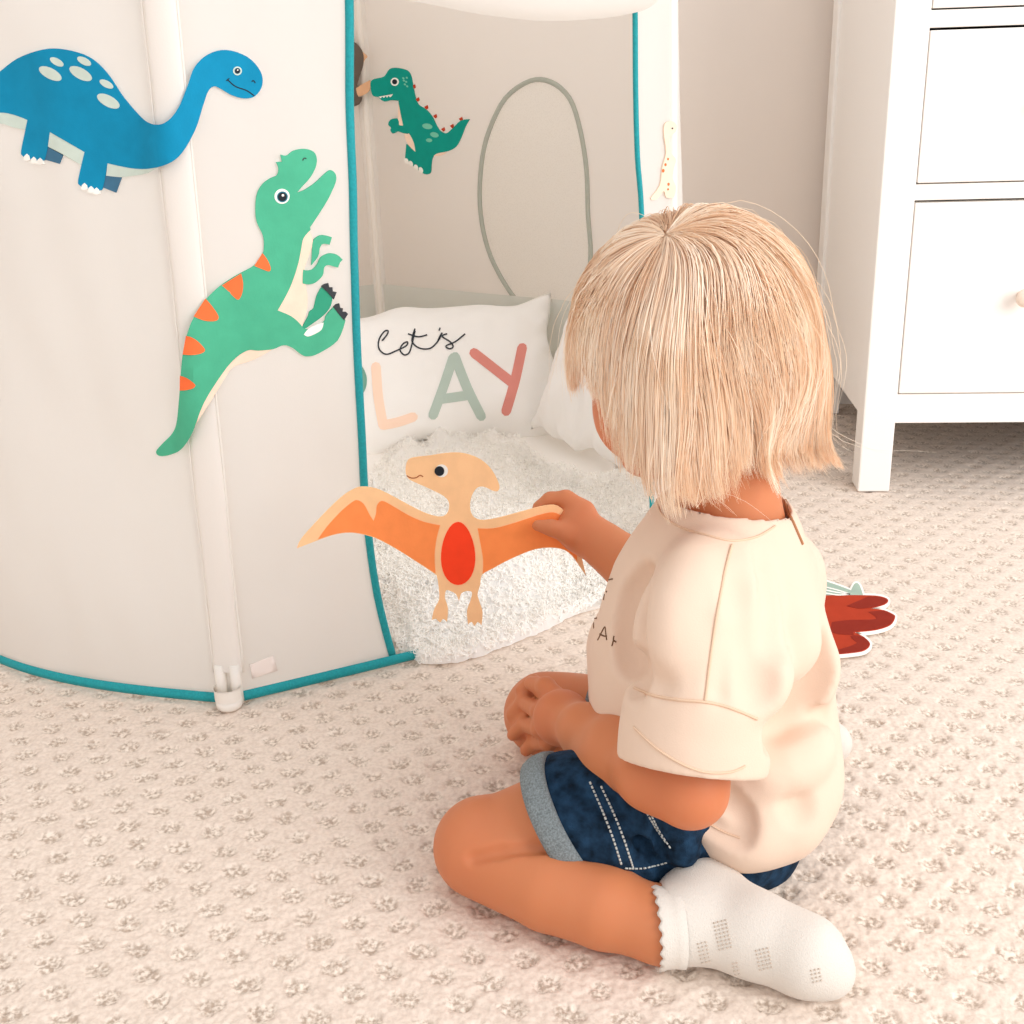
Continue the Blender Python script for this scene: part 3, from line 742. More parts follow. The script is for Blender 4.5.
# --- pterosaur held in the child's hand
PTB, PTW, PTR = felt('felt_apricot', (253, 205, 155)), felt('felt_wing_orange', (253, 148, 84)), felt('felt_vermilion', (252, 72, 38))
PT = A(560, 525, 1.10); psf = psurf(PT, (.10, -.985, .13))
mb = MB()
pt = [(405.5, 470), (408, 460), (416, 457), (430, 455.5), (446, 453), (463, 453), (480, 459), (492, 470), (499, 484), (498, 490.5), (493, 490.5), (484, 486.5), (477, 487.5), (471.5, 496), (470, 507), (473, 516), (480, 519.8), (490, 519.3), (505, 516), (525, 510.5), (545, 505.5), (558, 506), (569, 517), (576, 535), (581, 555), (586, 576, 'c'), (578, 564), (568, 552), (555, 547.6), (535, 549), (511, 558.5), (493, 568), (482, 574.5), (480, 585), (477.5, 594), (480, 603), (482.5, 612), (481.5, 625, 'c'), (477.5, 621.5), (474.5, 625.5), (471.5, 621.5), (468, 624, 'c'), (467, 611), (470.5, 601), (472, 592), (466, 590.8), (461, 593.5), (459, 601, 'c'), (456, 594), (451, 591), (446, 590), (445, 598), (448, 608), (447, 621.5, 'c'), (443, 618.5), (440, 622), (436, 618.5), (432, 619.5, 'c'), (434, 610), (439, 600), (439, 590), (437, 577), (434.5, 573.5), (415, 560.5), (396, 548.5), (376, 538), (359, 533.3), (346, 532.5), (332, 535), (313.4, 541.6), (297, 548, 'c'), (301.7, 538), (321, 516.6), (340, 498), (352.5, 489.5), (362, 486.6), (376, 488.4), (390, 494.7), (407, 504), (423, 512), (435, 516), (443, 516.4), (448, 512), (449, 503), (444, 496), (430.6, 489), (415, 482), (408, 478)]
plate(mb, spline(pt, 3, True), psf, -T_/2, T_/2, 0, 9)
h_ = T_/2
for w_ in ([(318, 539, 'c'), (326, 527.5), (340, 512), (352.5, 501.5), (358, 500), (364, 504), (369.7, 514.5), (373.6, 520.5, 'c'), (376, 513.4), (377, 505), (382, 500.6), (391.6, 505), (408.7, 515), (424, 521.5), (440, 525, 'c'), (436.5, 538), (434.5, 555), (435.5, 573, 'c'), (415, 559.8), (396, 547.8), (376, 537.3), (359, 532.7), (346, 531.9), (332, 534.4)], [(477.5, 528, 'c'), (493, 528), (511, 523.5), (528, 518), (541, 514), (553, 512), (562, 517), (571, 533), (576, 552), (577, 561, 'c'), (568, 551.3), (555, 547), (535, 548.4), (511, 557.9), (493, 567.3), (482.5, 573, 'c'), (483, 560), (480.5, 544)]):
    plate(mb, spline(w_, 3, True), psf, h_, h_+.0004, 1, 9)
egg = [(458+17*math.cos(t)*(1-.16*(-math.sin(t))*1.0), 553-31.5*math.sin(t)*-1) for t in np.linspace(0, 2*math.pi, 33)[:-1]]
egg = [(458+17*math.cos(t)*(1+.14*math.sin(t)), 553+31.5*math.sin(t)) for t in np.linspace(0, 2*math.pi, 33)[:-1]]
plate(mb, egg, psf, h_, h_+.0006, 2, 9)
ribbon(mb, [(406.5, 475.3), (411, 477.6), (416, 477.4), (420, 475), (423, 476.5)], psf, 1.0, h_+.0003, 3)
o = mb.build('pterosaur_cutout', [PTB, PTW, PTR, felt('felt_dark_orange', (170, 90, 50))], smooth=2); tag(o, 'orange winged pterosaur cut-out held by its wing in the child\'s right hand', 'dinosaur cut-out')
eye(o, psf, 441.5, 470.5, 6.4, None, 4.9, -2.2, .2, False, h_)
# --- rust red cut-out lying on the carpet
RST, RSD, SAG = felt('felt_rust', (176, 58, 32)), felt('felt_dark_rust', (140, 40, 25)), felt('felt_sage', (165, 187, 172))
gsf = psurf((0, 0, .0015), (0, 0, 1))
tailp = spline([(760, 602), (790, 598), (832, 597), (866, 597), (880, 598), (888, 601.5), (884, 606.5), (869, 610.5, 'c'), (882, 611.5), (892, 615.5), (895, 619), (890, 627), (875, 632), (854, 634, 'c'), (864, 639), (870, 646), (864, 652.5), (850, 655), (832, 656.5), (795, 658), (760, 650)], 4, True)
finp = spline([(800, 597, 'c'), (812, 580), (829, 584), (842, 588.5), (851, 592, 'c'), (854, 586), (857, 584.5), (860, 588), (863, 597, 'c')], 4, True)
def grow(P, d):
    P = [np.asarray(p) for p in P]; n = len(P); ar = sum(P[i-1][0]*P[i][1]-P[i][0]*P[i-1][1] for i in range(n)); s_ = 1 if ar > 0 else -1; o = []
    for i in range(n):
        t = P[(i+1) % n]-P[i-1]; L_ = np.linalg.norm(t)
        if L_ < 1e-6: o.append(P[i]); continue
        o.append(P[i]+s_*d*np.array([t[1], -t[0]])/L_)
    return o
mb = MB(); plate(mb, grow(tailp[::1], 2.2), gsf, 0, .0022, 3); plate(mb, grow(finp, 2.0), gsf, 0, .0020, 3)
plate(mb, tailp, gsf, .0022, .0026, 0); plate(mb, finp, gsf, .0020, .0024, 2)
for d_ in ([(846, 608, 'c'), (860, 602), (868, 598.5, 'c'), (880, 599), (887, 602), (883, 606), (869, 609.8), (858, 610.5)], [(832, 624, 'c'), (850, 622), (876, 621), (868, 614, 'c'), (882, 612.5), (891, 616), (894, 619), (889, 626.5), (875, 631.3), (854, 633.5), (853, 637), (832, 634.5)], [(832, 653, 'c'), (848, 649), (857, 645, 'c'), (850, 638), (862, 638.5), (869, 646), (863, 652), (850, 654.5), (832, 656)]):
    plate(mb, spline(d_, 3, True), gsf, .0026, .0029, 1)
for a in range(3): ribbon(mb, [(826, 589+3*a), (838, 592+2.4*a), (850, 596)], gsf, 1.2, .0027, 3)
o = mb.build('dinosaur_cutout', [RST, RSD, SAG, WHT], smooth=2); tag(o, 'rust red cut-out tail with white border lying on the carpet behind the child', 'dinosaur cut-out')
# ================================================================ INSIDE THE TENT
M_COT = mat('white_cotton', (247, 246, 244), .85, .1, bump=(420, .12), sheen=.1)
M_PAD = mat('pad_cotton', (248, 245, 241), .9, .08, bump=(350, .1))
M_FUR = mat('sherpa_fleece', (254, 253, 251), .95, .05, transl=.35)
FLP = .012
# seat pad filling the tent floor
mb = MB(); G = []
for r in list(np.linspace(0.02, .93, 26)):
    row = []
    for t in np.linspace(0, 2*math.pi, 97)[:-1]:
        k = (math.degrees(t)-266.5) % 60-30
        R_ = .6*math.cos(math.radians(30))/math.cos(math.radians(k))*.95
        p = TC+V(math.cos(t), math.sin(t), 0)*R_*r
        R_ *= .84+.16*min(1, abs(((math.degrees(t)-296.5+180) % 360)-180)/34)**3 if abs(((math.degrees(t)-296.5+180) % 360)-180) < 34 else 1
        p = TC+V(math.cos(t), math.sin(t), 0)*R_*r
        h = .046+.004*mnoise.noise(Vector((p[0]*9, p[1]*9, 1)))
        e = max(0, (r-.88)/.05); p[2] = FLP*.3+max(.004, h*(1-e*e*.5))
        row.append(p)
    row.append(row[0]); G.append(row)
rim = [V(p[0], p[1], .005) for p in G[-1]]; G.append([p+(TC-p)*V(1, 1, 0)*-.03+V(0, 0, -.018) for p in G[-2]]); G.append(rim)
mb.grid(G); pad = mb.build('floor_pad', M_PAD); tag(pad, 'white floor pad covering the floor inside the tent', 'floor pad')
# pillows
def pillow(name, c, u, up, w, h, th, seed, piping=False, puff=.55):
    u = u/np.linalg.norm(u); up = up-u*(up@u); up /= np.linalg.norm(up); n = np.cross(u, up)
    N_ = 48; S = []
    for side in (1, -1):
        G = []
        for i in range(N_+1):
            row = []
            for j in range(N_+1):
                a = -1+2*i/N_; b = -1+2*j/N_
                pin = 1-.055*(1-abs(a)**2)*(abs(b)**3) ; pin2 = 1-.07*(1-abs(b)**2)*(abs(a)**3)
                x = a*w/2*pin2; y = b*h/2*pin
                t = max(0, (1-abs(a)**2.6))*max(0, (1-abs(b)**2.6)); t = t**puff
                z = side*th/2*t
                ww = mnoise.noise(Vector((a*1.6+seed, b*2.0, side)))*.010*t**.5+mnoise.noise(Vector((a*5+seed, b*3.1, side)))*.006*t**.3
                ed = max(abs(a), abs(b))**8; ww += .007*math.sin(a*17+seed)*math.sin(b*19)*ed*(1-max(abs(a), abs(b))**30)
                y += .006*math.sin(a*5+seed)*abs(b)**4+.004*math.sin(a*11+seed*2)*abs(b)**4; x += .004*math.sin(b*7+seed)*abs(a)**4
                row.append(c+u*x+up*y+n*(z+ww))
            G.append(row)
        S.append(G)
    mb = MB(); mb.grid(S[0]); G2 = [r[::-1] for r in S[1]]; mb.grid(G2)
    bm = bmesh.new(); o = mb.build(name, M_COT)
    bm.from_mesh(o.data); bmesh.ops.remove_doubles(bm, verts=bm.verts, dist=.0006); bmesh.ops.recalc_face_normals(bm, faces=bm.faces); bm.to_mesh(o.data); bm.free()
    for p in o.data.polygons: p.use_smooth = True
    return o, n
nrm = V(.26, -.965, 0); nrm /= np.linalg.norm(nrm)
pu = V(.965, .26, 0); pup = V(0, 0, 1)*math.cos(.5)-nrm*math.sin(.5)
pc = A(432, 377, 2.005)
P1, pn = pillow('throw_pillow', pc, pu, pup, .475, .255, .125, 1.7)
tag(P1, 'white lumbar pillow printed with the words let\'s play leaning inside the tent', 'pillow')
pb = bsurf(objbvh(P1))
PEA, SGE, CRL, GRP, INK = [mat('print_'+n, c, .8, .1) for n, c in (('peach', (255, 224, 203)), ('sage', (186, 203, 194)), ('coral', (224, 146, 136)), ('green', (120, 170, 155)), ('ink', (58, 62, 68)))]
def letters(name, strokes, w, m, parent, lab=None):
    mb = MB()
    for s_ in strokes: plate(mb, stroke(s_, w), pb, .0002, .0013, 0, 4)
    o = mb.build(name, m, parent, False)
    if lab: o['label'] = lab
    return o
letters('printed_letter', [[(376, 367), (378, 395), (383, 425)], [(383, 425), (398, 422), (413, 417)]], 9.5, PEA, P1, 'peach letter L')
mb = MB()
for s_ in ([(433, 415), (443, 388), (453, 358)], [(455, 357), (467, 388), (481, 416)], [(442, 399), (456, 397), (470, 395)]): plate(mb, stroke(s_, 9.5), pb, .0002, .0013, 0, 4)
mb.build('printed_letter', SGE, P1, False)['label'] = 'sage letter A'
letters('printed_letter', [[(474, 353), (492, 367), (511, 382)], [(522, 348), (515, 380), (506, 411)]], 9.5, CRL, P1, 'coral letter Y')
letters('printed_letter', [[(338, 372), (340, 400), (343, 428)], [(338, 372), (354, 366), (362, 378), (358, 392), (341, 398)]], 9.5, GRP, P1, 'green letter P half hidden by the doorway edge')
mb = MB()
for s_ in ([(382, 341), (387, 335), (388, 331), (384, 332), (379, 340), (379, 349), (386, 354.5), (396, 351), (406, 346), (407.5, 342), (403, 344), (400, 350), (404, 355), (409, 353), (412, 344), (415, 331)], [(415, 329), (412, 341), (419, 348), (430, 348.5), (438, 341), (442, 333), (439, 338), (437, 343)], [(408, 334), (418, 337), (427, 335)], [(440, 328), (439, 331)], [(447, 334), (442, 336.5), (450, 342), (453, 347), (449, 349), (446, 346), (455, 342), (465, 334)]):
    ribbon(mb, s_, pb, 1.5, .0012, 0, 5)
mb.build('printed_script', INK, P1)['label'] = 'thin black script reading let\'s'
# second pillow, to the right
c2 = A(611, 374, 1.87)-V(.016, 0, 0); n2_ = V(-.86, -.5, 0); n2_ /= np.linalg.norm(n2_); u2 = V(-n2_[1], n2_[0], 0)
P2, _ = pillow('throw_pillow', c2, u2, V(0, 0, 1)*math.cos(.42)-n2_*math.sin(.42), .27, .26, .08, 5.3)
tag(P2, 'plain white pillow leaning inside the tent behind the child\'s head', 'pillow')
# sherpa blanket spilling over the doorway
front = [fl(402, 655, .0), fl(424, 664), fl(450, 664), (fl(480, 657)), fl(510, 645), fl(545, 631), fl(580, 613), fl(603, 600), fl(625, 585), fl(645, 560)]
back = [fl(350, 560, .05), fl(366, 500, .05), fl(385, 456, .05), fl(430, 437, .055), fl(480, 432, .055), fl(520, 446, .05), fl(550, 470, .05), fl(590, 480, .05), fl(630, 478, .05), fl(668, 490, .05)]
F_ = np.array(spline([tuple(p[:2]) for p in front], 26)); B_ = np.array(spline([tuple(p[:2]) for p in back], 26))
nb, nf = 230, len(F_)
t = np.linspace(0, 1, nb)[:, None, None]
XY = F_[None]*(1-t)+B_[None]*t
d = np.linalg.norm(XY-F_[None], axis=-1); dbk = np.linalg.norm(XY-B_[None], axis=-1)
X, Y = XY[..., 0], XY[..., 1]
rise = .013+.042*np.clip((d-.035)/.09, 0, 1)**1.3
rnd = np.sqrt(np.clip(1-(1-np.clip(d/.012, 0, 1))**2, 0, 1)); rb = np.sqrt(np.clip(1-(1-np.clip(dbk/.02, 0, 1))**2, 0, 1))
big = vnoise(np.stack([X/.07, Y/.07, X*0], -1), 11); mid = vnoise(np.stack([X/.03, Y/.03, X*0], -1), 12); sm = vnoise(np.stack([X/.010, Y/.010, X*0], -1), 13); ti = vnoise(np.stack([X/.0045, Y/.0045, X*0], -1), 14)
am = np.clip(d/.12, .15, 1)
fold = np.exp(-((dbk-.05-.03*big)/.025)**2)*.022
Zb = (rise+(.012*big+.007*mid)*am+fold*(.6+.6*mid)+.0045*sm+.0024*ti)
Zb = np.maximum(Zb*rnd, .0008)
# back edge comes down to the pad
Zb = Zb*rb+(1-rb)*.051
Zb = np.maximum(Zb, np.where((d > .13), .052, 0)+.001*ti)
G = np.stack([X, Y, Zb], -1)
jit = np.stack([vnoise(np.stack([X/.008, Y/.008, X*0], -1), 15), vnoise(np.stack([X/.008, Y/.008, X*0], -1), 16), X*0], -1)*.0022
G = G+jit
a, b = X.shape; I = np.arange(a*b).reshape(a, b)
fs = np.stack([I[:-1, :-1], I[:-1, 1:], I[1:, 1:], I[1:, :-1]], -1).reshape(-1, 4)
vb = G.reshape(-1, 3)
blk = meshobj('sherpa_blanket', vb, fs, M_FUR); tag(blk, 'white fluffy sherpa blanket spilling over the tent doorway onto the carpet', 'blanket')
# woolly pile: short curled tufts standing on the blanket
def tufts(Gp, n, ln, rad, seed):
    R = np.random.default_rng(seed); vs = []; fs = []
    ii = R.integers(1, a-1, n); jj = R.integers(1, b-1, n)
    p = Gp[ii, jj]; tu = Gp[ii+1, jj]-Gp[ii-1, jj]; tv_ = Gp[ii, jj+1]-Gp[ii, jj-1]
    nn = np.cross(tv_, tu); nn /= np.linalg.norm(nn, axis=1)[:, None]+1e-9; nn = np.where(nn[:, 2:3] < 0, -nn, nn)
    side = R.normal(size=(n, 3)); side -= nn*(side*nn).sum(1)[:, None]; side /= np.linalg.norm(side, axis=1)[:, None]
    oth = np.cross(nn, side); K = 5; L_ = ln*R.uniform(.6, 1.3, (n, 1))
    for k in range(K):
        f = k/(K-1); c = p+nn*L_*(f*.8)+side*L_*(.55*math.sin(f*2.4))+oth*L_*.35*math.sin(f*4)
        r = rad*(1-.7*f)
        for q in range(3):
            g = 2*math.pi*q/3; vs.append(c+(side*math.cos(g)+oth*math.sin(g))*r)
    Vv = np.stack(vs, 1).reshape(-1, 3)
    base = (np.arange(n)*K*3)[:, None]; f = []
    for k in range(K-1):
        for q in range(3): f.append(np.concatenate([base+k*3+q, base+k*3+(q+1) % 3, base+(k+1)*3+(q+1) % 3, base+(k+1)*3+q], 1))
    return Vv, np.concatenate(f)
tvv, tff = tufts(G, 24000, .0075, .0013, 4)
pile = meshobj('pile', tvv, tff, M_FUR, blk, False)
pile['kind'] = 'stuff'
# ================================================================ CHILD
def nrmz(v): v = np.asarray(v, float); return v/np.linalg.norm(v)
M_SKIN = mat('skin', (226, 158, 118), .5, .3, attr='col', sss=.25)
SH, SW = .0026, None
LO, HI = V(-.16, .60, -.012), V(.42, 1.24, .60)
Fc = nrmz(V(-.90, .43, 0)); Lf = V(-Fc[1], Fc[0], 0)          # facing, child's left
pel = V(.172, .89, .075)
Lhip, Rhip = pel+Lf*.052+V(0, 0, -.014), pel-Lf*.055+V(0, 0, -.010)
Lkn = fl(484, 847, .043); Lan = fl(662, 927, .030); Rkn = fl(546, 714, .043)
neck = A(733, 508, .885); Hc = A(690, 338, .89)
Lsh, Rsh = A(712, 590, .805), A(762, 577, .965)
Lel, Lwr = A(690, 790, .745), A(586, 731, .885)
Rel, Rwr = A(668, 592, 1.03), A(598, 541, 1.088)
if True:
    B = Field(LO, HI, SH)
    # torso
    B.chain([(pel, .064), (A(715, 690, .895), .068), (A(722, 600, .89), .066), (neck-V(0, 0, .02), .040)], .03)
    B.cap(Lsh, .028, Rsh, .024, .03)
    B.chain([(neck-V(0, 0, .03), .038), (neck+V(-.004, .002, .02), .034), (Hc+V(.018, -.008, -.06), .036)], .02)
    # legs
    B.chain([(Lhip, .053), (A(575, 818, .825), .045), (Lkn+V(.012, .002, .001), .040)], .012)
    B.chain([(Lkn, .043), (fl(550, 885, .038), .0365), (fl(605, 906, .035), .0335), (Lan, .0265)], .004)
    hee, bal, toe = fl(703, 897, .030), fl(806, 957, .026), fl(829, 972, .018)
    B.chain([(Lan, .026), (hee, .024), (bal, .022), (toe, .014)], .012)
    B.chain([(Rhip, .06), (Rhip*.45+Rkn*.55+V(0, 0, .006), .045), (Rkn, .040)], .02)
    Ran = V(.255, 1.035, .03); Rto = V(.311, 1.012, .018)
    B.chain([(Rkn, .040), (Rkn*.5+Ran*.5+V(.0, .02, 0), .034), (Ran, .026)], .012)
    B.chain([(Ran, .026), (V(.292, 1.028, .022), .022), (Rto, .016)], .01)
    # left arm and hand on the knee
    B.chain([(Lsh, .034), (Lsh*.5+Lel*.5, .031), (Lel, .0245)], .015)
    B.chain([(Lel, .0245), (A(655, 773, .775), .0262), (A(620, 753, .828), .0265), (Lwr, .0222)], .02)
    kn = [A(549, 696, .985), A(540, 712, .975), A(541, 729, .968), A(549, 742, .966)]
    palm = A(562, 718, .940)
    B.ell(palm, (.025, .024, .024), k=.018); B.cap(Lwr, .0195, palm, .0205, .016)
    tips = [(A(533, 682, 1.028), A(521, 690, 1.030)), (A(524, 702, 1.020), A(512, 715, 1.025)), (A(525, 724, 1.006), A(513, 735, 1.012)), (A(535, 742, .996), A(526, 750, .998))]
    for k_, (m_, t_) in zip(kn, tips):
        B.chain([(palm, .012), (k_, .0085), (m_, .0078), (t_, .0066)], .004)
    B.chain([(A(563, 703, .955), .010), (A(546, 686, .985), .0085), (A(531, 683, 1.012), .0072)], .005)
    # right arm and hand pinching the wing
    B.chain([(Rsh, .030), (Rsh*.5+Rel*.5+V(0, 0, -.01), .031), (Rel, .025)], .015)
    B.chain([(Rel, .026), (A(632, 567, 1.062), .0255), (A(612, 552, 1.078), .0215), (Rwr, .0195)], .012)
    pm = A(578, 528, 1.102); B.ell(pm, (.021, .019, .025), k=.012); B.cap(Rwr, .019, pm, .018, .012)
    B.chain([(A(583, 512, 1.104), .013), (A(566, 499, 1.113), .0088), (A(550, 500, 1.117), .0078), (A(540, 508, 1.116), .0070), (A(536, 517, 1.113), .0060)], .005)
    for dx, dy in ((2, 11), (5, 20), (12, 27)):
        B.chain([(A(583, 518+dy*.6, 1.108), .0105), (A(566+dx*.4, 512+dy*.8, 1.122), .0082), (A(551+dx, 514+dy*.8, 1.122), .0075), (A(542+dx, 518+dy*.8, 1.117), .0062)], .0045)
    B.chain([(A(586, 541, 1.094), .0150), (A(568, 534, 1.087), .0098), (A(552, 528, 1.086), .0076), (A(538, 525.5, 1.089), .0063)], .006)
    # head
    fh = nrmz(V(-.77, .60, -.24)); lh = nrmz(np.cross(V(0, 0, 1), fh)); uh = np.cross(fh, lh); AX = np.array([fh, lh, uh])
    def hp(f, l, u): return Hc+fh*f+lh*l+uh*u
    B.ell(hp(-.006, 0, .008), (.084, .073, .081), AX, .01)
    B.ell(hp(.034, 0, -.046), (.052, .056, .058), AX, .03)            # face
    B.ell(hp(.050, .026, -.052), (.026, .028, .028), AX, .015); B.ell(hp(.050, -.026, -.052), (.026, .028, .028), AX, .015)  # cheeks
    B.ell(hp(.062, 0, -.092), (.018, .020, .014), AX, .016)           # chin
    B.ell(hp(.089, 0, -.045), (.011, .009, .009), AX, .010)           # nose
    for s_ in (1, -1):
        B.ell(hp(.082, s_*.026, -.022), (.010, .014, .009), AX, .006, 'sub')
        B.ell(hp(.0715, s_*.026, -.022), (.011, .011, .010), AX, .002)
        B.ell(hp(-.004, s_*.074, -.030), (.018, .008, .024), AX, .004); B.ell(hp(.000, s_*.083, -.030), (.009, .006, .013), AX, .004, 'sub')
    B.ell(hp(.086, 0, -.067), (.006, .016, .0045), AX, .004); B.ell(hp(.085, 0, -.075), (.006, .013, .0045), AX, .004)
    B.cap(hp(.093, -.014, -.071), .0012, hp(.093, .014, -.071), .0012, .002, 'sub')
    bb = B.bvh()
    for pts, r, dp in (([(472, 859), (500, 852), (530, 848), (560, 849), (590, 856)], .0045, .0055), ([(660, 590), (664, 596)], .003, .001)):
        P_ = []
        for p in pts:
            h = hit(bb, *p)
            if h is not None: P_.append((h+nrmz(CAM-h)*(r-dp), r))
        if len(P_) > 1: B.chain(P_, .005, 'sub')
    B.plane(V(0, 0, .002), V(0, 0, -1))
    bv, bf = B.mesh(2)
# skin tone: warm, with redder knees, hands, cheeks and lips
sk = np.tile(np.array(lin((201, 126, 85))), (len(bv), 1)).astype(np.float32)
def blush(c, r, rgb, a):
    w = a*np.exp(-(np.linalg.norm(bv-c, axis=1)/r)**2)[:, None]; sk[:] = sk*(1-w)+np.array(lin(rgb))*w
for c, r in ((Lkn, .04), (Rkn, .04), (palm, .035), (pm, .03), (Lel, .035)): blush(c, r, (204, 110, 74), .5)
for s_ in (1, -1): blush(hp(.06, s_*.035, -.05), .025, (222, 130, 98), .5)
blush(hp(.092, 0, -.071), .013, (205, 110, 100), .8)
person = meshobj('person', bv, bf, M_SKIN, vcol=sk)
tag(person, 'toddler with blond hair kneeling on the carpet, holding a pterosaur cut-out', 'person')
M_EYE, M_IRI = mat('eye_white', (245, 242, 238), .2, .5), mat('eye_iris', (70, 95, 120), .15, .5)
for s_ in (1, -1):
    e = hp(.0755, s_*.026, -.022); mb = MB()
    for (r0, r1, m_) in ((0, .0052, 1), (.0052, .0088, 0)):
        G = []
        for t in np.linspace(0, 2*math.pi, 17): G.append([e+fh*(math.sqrt(max(0, (.0095**2-r*r)))*.5)+lh*math.cos(t)*r+uh*math.sin(t)*r*.75 for r in np.linspace(r0, r1, 4)])
        mb.grid(G, m_)
    mb.build('eye', [M_EYE, M_IRI], person)

# ---------------------------------------------------------------- shirt
M_SHIRT = mat('beige_jersey', (226, 201, 181), .9, .08, bump=(900, .10), sheen=.15)
M_SEAM = mat('jersey_seam', (222, 192, 166), .9, .08); M_INKB = mat('shirt_print', (112, 84, 62), .9, .05)
SL_end, SL_ax = A(692, 766, .755), nrmz(Lel-Lsh)
def cut_shirt(S):
    # flat hem of the near sleeve, neck opening
    x, y, z = S.ax[0][:, None, None], S.ax[1][None, :, None], S.ax[2][None, None, :]
    return S
S0 = Field(V(-.02, .62, .0), V(.40, 1.16, .40), .0026)
def torso_parts(S):
    k = .03
    S.chain([(A(722, 535, .885), .054), (A(715, 580, .89), .075), (A(710, 640, .897), .091), (A(711, 700, .895), .097), (A(720, 745, .880), .095), (A(738, 772, .850), .076)], k)
    S.cap(A(640, 650, .955), .047, A(630, 690, .955), .036, .03)
    S.cap(A(735, 550, .90), .044, A(768, 577, .955), .042, .03)
    S.cap(A(722, 552, .875), .042, A(714, 600, .84), .046, .03)
    S.cap(A(768, 580, .955), .043, A(690, 600, 1.02), .044, .03)
    # gathers and puffs across the back
    S.cap(A(775, 625, .835), .034, A(798, 668, .838), .032, .025)
    S.cap(A(788, 788, .83), .034, A(758, 815, .82), .032, .03)
    S.chain([(A(712, 812, .80), .020), (A(745, 828, .795), .026), (A(785, 822, .80), .026)], .02)
torso_parts(S0)
# hem and neck line
S0.plane(V(.19, .80, .030), nrmz(V(.05, .1, -1)))
S1 = Field(V(-.02, .62, .0), V(.40, 1.16, .40), .0026)
S1.chain([(A(714, 585, .815), .044), (A(708, 630, .793), .0505), (A(702, 690, .774), .0515), (A(694, 745, .760), .0520), (A(688, 810, .742), .053)], .02)
for pts, r in (([(650, 610, .78), (642, 640, .765), (640, 690, .755)], .005), ([(735, 640, .74), (722, 690, .725)], .005)):
    S1.chain([(A(*p), r) for p in pts], .014, 'sub')
S1.plane(SL_end, SL_ax)
inner = Field(V(-.02, .62, .0), V(.40, 1.16, .40), .0026)
inner.chain([(A(694, 749, .759), .042), (A(691, 772, .753), .0475), (A(688, 820, .740), .049)], .01)
sl = np.maximum(S1.F, -inner.F)
q = np.clip(.5+.5*(S0.F-sl)/.012, 0, 1); S0.F = S0.F*(1-q)+sl*q-.012*q*(1-q)
# folds pressed into, and raised on, the cloth
def press(S, folds, k=.012):
    bb = S.bvh()
    for pts, r, dp in folds:
        P_ = []
        for p in spline(pts, 3):
            h = hit(bb, *p)
            if h is None: continue
            loc, nor, i, d_ = bb.find_nearest(Vector(h)); nor = np.array(nor)
            if nor@(CAM-h) < 0: nor = -nor
            P_.append((h+nor*(r-abs(dp)) if dp > 0 else h-nor*(r-abs(dp)), r))
        if len(P_) > 1: S.chain(P_, k if dp > 0 else k*1.5, 'sub' if dp > 0 else 'add')
press(S0, [([(778, 704), (795, 696), (808, 680), (815, 660)], .026, .022), ([(770, 690), (782, 668), (800, 648)], .018, -.004), ([(772, 740), (785, 735), (800, 729), (828, 718)], .007, .0075),
    ([(642, 580), (630, 600), (626, 635), (629, 660), (632, 676)], .012, .0155), ([(740, 590), (752, 640), (753, 690)], .014, .005), ([(765, 560), (772, 600), (770, 640)], .012, .004),
    ([(655, 600), (652, 640), (660, 680)], .012, .003), ([(775, 764), (780, 772), (789, 788), (800, 812)], .010, .004), ([(724, 795), (730, 806), (740, 814), (744, 832)], .005, .005), ([(705, 822), (722, 834), (742, 842)], .004, .003),
    ([(690, 560), (672, 600), (668, 650)], .014, -.003), ([(770, 775), (800, 765), (822, 745)], .012, -.003)])
# neck hole
S0.chain([(neck+V(0, 0, -.006), .045), (neck+V(-.012, .006, .06), .055)], .004, 'sub')
sv, sf = S0.mesh(2)
w = np.array([mnoise.noise(Vector(p)*22)*.0018+mnoise.noise(Vector(p)*60)*.0005 for p in sv])
sv = sv+w[:, None]*nrmz(V(.3, -1, .3))
shirt = meshobj('shirt', sv, sf, M_SHIRT, person); shirt['label'] = 'oversized beige short sleeved shirt'
sbv = objbvh(shirt)
def seam(name, pts, r=.0011, m=M_SEAM, bv_=None, parent=shirt, off=.0004, sub=8, dash=None):
    P = []
    for p in spline(pts, sub):
        h = hit(bv_ or sbv, *p, off)
        if h is not None: P.append(h)
    mb = MB()
    if dash:
        L_ = [0]
        for i in range(1, len(P)): L_.append(L_[-1]+np.linalg.norm(P[i]-P[i-1]))
        PP = np.array(P); t = 0
        while t < L_[-1]-dash*.5:
            seg = [np.array([np.interp(t+f*dash, L_, PP[:, c]) for c in range(3)]) for f in (0, .33, .66)]
            mb.tube(seg, r, 5); t += dash
    elif len(P) > 1: mb.tube(P, r, 6)
    else: return None
    return mb.build(name, m, parent)
seam('seam', [(732, 545), (724, 575), (716, 620), (710, 660), (705, 701)])
seam('seam', [(634, 688), (655, 696), (680, 700), (705, 702), (730, 708), (757, 719)])
seam('sleeve_hem', [(634, 727), (655, 747), (680, 763), (705, 772), (730, 772), (745, 766)], .0009)
seam('hem_stitch', [(700, 818), (720, 830), (740, 838)], .0008)
seam('collar_seam', [(657, 498), (662, 514), (680, 527), (705, 535), (732, 541), (756, 537), (775, 526)], .0009)
seam('shoulder_opening', [(777, 474), (783, 492), (789, 513), (796, 530), (802, 544)], .0013, mat('opening_edge', (172, 122, 88), .9, .05))
for s_ in ([(598, 640), (601, 634), (605, 627), (606, 633), (607, 640)], [(600, 634), (604, 636), (607, 636)], [(614, 636), (613.5, 640), (616, 642)], [(613.5, 640), (612, 646)], [(594, 618), (594, 628)], [(593, 619), (597, 618)]):
    seam('printed_lettering', s_, .0006, M_INKB, off=.0002, sub=4)
